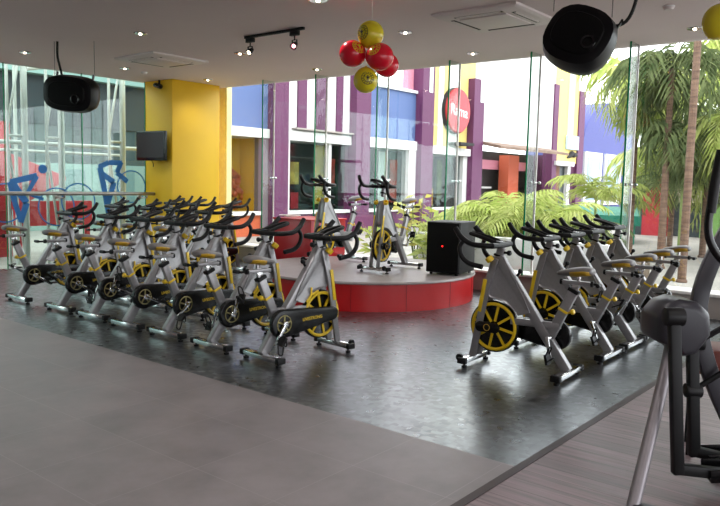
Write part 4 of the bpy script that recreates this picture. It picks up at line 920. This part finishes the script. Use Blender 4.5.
palm('tall_palm', 20.5, 2.2, GZ, 5.2, 0.08, 22, 2.5, 2.7, M['leaf_mid'], 'palm at the far right end of the planting', (-0.6, 1.1), 0.6, 0.6, **TP)
palm('tall_palm', 27.0, 4.0, GZ, 6.0, 0.08, 24, 2.8, 2.7, M['leaf_mid'], 'dense palm at the back above the lime green shop front', (-0.6, 1.1), 0.65, 0.6, lw=0.07, n=15)
palm('tall_palm', 22.0, 6.5, GZ, 2.7, 0.07, 26, 2.2, 2.7, M['leaf_light'], 'short trunked palm in front of the red shop front', (-0.4, 1.1), 0.5, 0.6, **TP)
palm('tall_palm', 23.2, 4.95, GZ, 3.1, 0.07, 26, 2.3, 2.7, M['leaf_mid'], 'short trunked palm in front of the beige cladding', (-0.4, 1.1), 0.5, 0.6, **TP)
palm('tall_palm', 22.5, 3.6, GZ, 3.0, 0.07, 26, 2.3, 2.7, M['leaf_light'], 'short trunked palm beside the lime green shop front', (-0.4, 1.1), 0.5, 0.6, **TP)
palm('tall_palm', 18.2, 5.0, GZ, 3.3, 0.05, 22, 1.7, 3.0, M['leaf_mid'], 'short slim palm with low hanging fronds, between the two bare ringed trunks', (-0.7, 1.0), 0.45, 0.6, lw=0.05, n=15)
palm('tall_palm', 18.0, 3.9, GZ, 3.5, 0.05, 22, 1.8, 2.9, M['leaf_light'], 'pale palm just right of the thick bare trunk', (-0.7, 1.0), 0.45, 0.6, lw=0.05, n=15)
# leafy shrubs beside the stage, outside
def shrub(x, y, z0, h, rad, leaf, label, seed, n=90):
    rng = random.Random(seed); R_ = empty('leafy_shrub', (x, y, z0), 0, label, 'shrub', 'shrubs outside the glass wall')
    s_ = MB(); f = MB()
    for k in range(7):
        a = rng.uniform(0, 2*PI); tip = V((rad*0.7*math.cos(a), rad*0.7*math.sin(a), h*rng.uniform(0.7, 1)))
        s_.tube([V((0, 0, 0)), tip*0.5+V((0, 0, 0.1)), tip], [0.018, 0.008], 5, 3)
        for i in range(n//7):
            t = rng.uniform(0.3, 1); c = tip*t+V((rng.uniform(-1, 1), rng.uniform(-1, 1), rng.uniform(-0.5, 0.5)))*0.12
            d = V((rng.uniform(-1, 1), rng.uniform(-1, 1), rng.uniform(-0.2, 0.9))).normalized(); w = d.orthogonal().normalized()*0.055
            l = rng.uniform(0.2, 0.36); f.quad(c, c+d*l*0.5+w, c+d*l-UP*0.04, c+d*l*0.5-w)
    s_.build('stem', M['stem'], R_); f.build('foliage', leaf, R_)
shrub(13.4, 9.3, GZ, 1.7, 0.5, M['leaf_yellow'], 'yellowish leafy shrub outside behind the stage speaker box', 3)
shrub(12.4, 8.3, GZ, 1.3, 0.55, M['leaf_light'], 'broad leafy green shrub outside between stage bike and speaker box', 4, 120)
shrub(12.0, 7.4, GZ, 1.0, 0.5, M['leaf_mid'], 'low green shrub outside right behind the speaker box', 5, 110)
shrub(13.2, 10.2, GZ, 1.0, 0.45, M['leaf_light'], 'small leafy shrub outside behind the stage bike nearer the counter', 6, 90)

# outside the left glass: white tube trusses, far building, red kiosk
def truss(x0, x1, label):
    r_ = empty('steel_truss', ((x0+x1)/2, 14.25, GZ), 0, label, 'truss', 'white tube trusses outside the left glass')
    h = 6.0; a, b_ = x0-(x0+x1)/2, x1-(x0+x1)/2
    MB().tube([(a, 0, 0), (a, 0, h)], 0.03, 12).build('thin_post', M['tube_white'], r_)
    MB().tube([(b_, 0, 0), (b_, 0, h)], 0.062, 16).build('thick_post', M['tube_white'], r_)
    for z in (2.62, 4.6): MB().tube([(a, 0, z), (b_, 0, z)], 0.03, 10).build('rung', M['tube_white'], r_)
    for p, q in (((a, 0.02, 2.75), (b_, 0.02, 4.5)), ((a, 0.02, 2.5), (b_, 0.02, 0.1))): MB().tube([p, q], 0.026, 10).build('diagonal', M['tube_white'], r_)
truss(6.65, 6.98, 'white tube truss nearest the red kiosk outside the left glass')
truss(7.43, 7.74, 'middle white tube truss outside the left glass')
truss(8.83, 9.16, 'white tube truss outside the left glass beside the yellow pillar')
truss(4.9, 5.2, 'white tube truss outside the left glass beyond the red kiosk')
r = empty('steel_beam', (7.3, 14.4, GZ), 0, 'long white horizontal tube joining the trusses outside the left glass', 'beam')
MB().tube([(-4, 0, 2.5), (2.3, 0, 2.5)], 0.045, 12).build('upper_tube', M['tube_white'], r); MB().tube([(-0.5, 0.5, 2.36), (2.3, 0.5, 2.36)], 0.03, 10).build('lower_tube', M['tube_white'], r)
MB().tube([(-0.05, 0.3, 4.0), (1.0, 0.6, 4.25)], 0.05, 10).build('cross_tube', M['tube_white'], r)
for x in (7.16, 8.12):
    b = MB(); b.tube([(0, 0, 0), (0, 0, 6)], 0.035, 12); tag(b.build('slim_column', M['tube_white'], loc=(x, 15.0, GZ)), 'slim white column behind the %s truss' % ('kiosk side' if x < 7.5 else 'middle'), 'column')
FB = empty('far_building', (9, 24, GZ), 0, 'far grey green building with a dark window band seen through the left glass', 'building')
MB().bx((-16, 0, 0), (8, 3, 2.3)).build('lower_wall', M['pale_teal'], FB); MB().bx((-16, 0.1, 2.3), (8, 3, 3.6)).build('wall', M['teal_wall'], FB)
MB().bx((-16, 0.05, 3.6), (8, 3, 5.2)).build('window_band', M['far_dark'], FB); MB().bx((-16, -0.4, 5.2), (8, 3, 7.5)).build('roof_wall', M['pale_teal'], FB)
for x in range(-14, 8, 2): MB().bx((x, -0.03, 0.1), (x+0.9, 0.06, 2.1)).build('window', mat('far window', (110, 140, 140), 0.2), FB)
r = empty('red_kiosk', (6.95, 16.6, GZ), 0, 'red kiosk with a sloping red canopy behind the left glass', 'kiosk')
MB().bx((-3.0, 0, 0), (0.85, 1.2, 3.05)).build('wall', M['kiosk_red'], r)
b = MB(); b.ring_skin([[V((x, y, z)) for x, z in ((-2.5, 3.0), (0.3, 2.45), (1.9, 1.85), (1.9, 1.75), (0.7, 1.1), (-2.5, 0.75))] for y in (-0.5, -0.1)]); b.build('canopy', M['kiosk_red'], r, 0.02)
for x in (-2.3, 0.1): MB().bx((x-0.04, -0.35, 0), (x+0.04, -0.27, 1.2)).build('post', M['tube_white'], r)
r = empty('red_barrier', (8.3, 15.6, GZ), 0, 'low red barrier outside the left glass near the yellow pillar', 'barrier')
MB().bx((-0.9, 0, 0.75), (0.9, 0.1, 1.3)).build('panel', M['kiosk_red'], r)
for x in (-0.8, 0.8): MB().bx((x-0.04, 0, 0), (x+0.04, 0.1, 0.75)).build('leg', M['kiosk_red'], r)

# ------------------------------------------------------------------ light
W = bpy.data.worlds.new('overcast sky'); SC.world = W; W.use_nodes = True
bg = W.node_tree.nodes['Background']; N = W.node_tree.nodes; Lk = W.node_tree.links
tc = N.new('ShaderNodeTexCoord'); sp = N.new('ShaderNodeSeparateXYZ'); cr = N.new('ShaderNodeValToRGB')
Lk.new(tc.outputs['Generated'], sp.inputs[0]); Lk.new(sp.outputs['Z'], cr.inputs['Fac'])
cr.color_ramp.elements[0].color = (0.92, 0.95, 1.0, 1); cr.color_ramp.elements[1].color = (0.97, 0.98, 1.0, 1)
Lk.new(cr.outputs['Color'], bg.inputs['Color']); bg.inputs['Strength'].default_value = 3.6
sun = bpy.data.lights.new('hazy sun', 'SUN'); sun.energy = 0.3; sun.angle = math.radians(25); sun.color = (1, 0.97, 0.92)
so = bpy.data.objects.new('hazy_sun', sun); COL.objects.link(so); so.rotation_euler = (math.radians(48), 0, math.radians(-18))
def spot(x, y, e, z=CH-0.05, size=125):
    l = bpy.data.lights.new('downlight lamp', 'SPOT'); l.energy = e; l.color = (1.0, 0.96, 0.93); l.spot_size = math.radians(size); l.spot_blend = 0.7; l.shadow_soft_size = 0.05
    o = bpy.data.objects.new('downlight_lamp', l); COL.objects.link(o); o.location = (x, y, z); return o
for x, y, _ in dl: spot(x, y, 14 if y > 11.7 and x > 9 else (24 if y > 8 else 45))
for x in (0.4, 2.3, 4.15):  # unseen spots on the continued downlight grid, added as fill; no fixtures modelled
    for y in (-3.4, -0.4, 2.65, 5.75, 8.9): spot(x, y, 22 if y > 8 else 45)

# ------------------------------------------------------------------ camera
cam = bpy.data.cameras.new('camera'); co = bpy.data.objects.new('camera', cam); COL.objects.link(co)
cam.sensor_width = 36; cam.lens = 36*726.0/720; cam.clip_end = 300; cam.clip_start = 0.05
th, ro, ya = math.radians(5.514), math.radians(1.248), math.radians(39.159)
fwd = V((math.cos(ya)*math.cos(th), math.sin(ya)*math.cos(th), -math.sin(th)))
rt = V((math.sin(ya), -math.cos(ya), 0)); up = rt.cross(fwd)
rt2 = rt*math.cos(ro)+up*math.sin(ro); up2 = up*math.cos(ro)-rt*math.sin(ro)
mt = Matrix((rt2, up2, -fwd)).transposed().to_4x4(); mt.translation = V((0, 0, 1.7))
co.matrix_world = mt; SC.camera = co
SC.view_settings.view_transform = 'Standard'; SC.view_settings.look = 'None'; SC.view_settings.gamma = 1.0; SC.view_settings.use_curve_mapping = False
SC.view_settings.exposure = 0.55
SC.cycles.max_bounces = 8; SC.cycles.transparent_max_bounces = 24; SC.cycles.caustics_reflective = False; SC.cycles.caustics_refractive = False
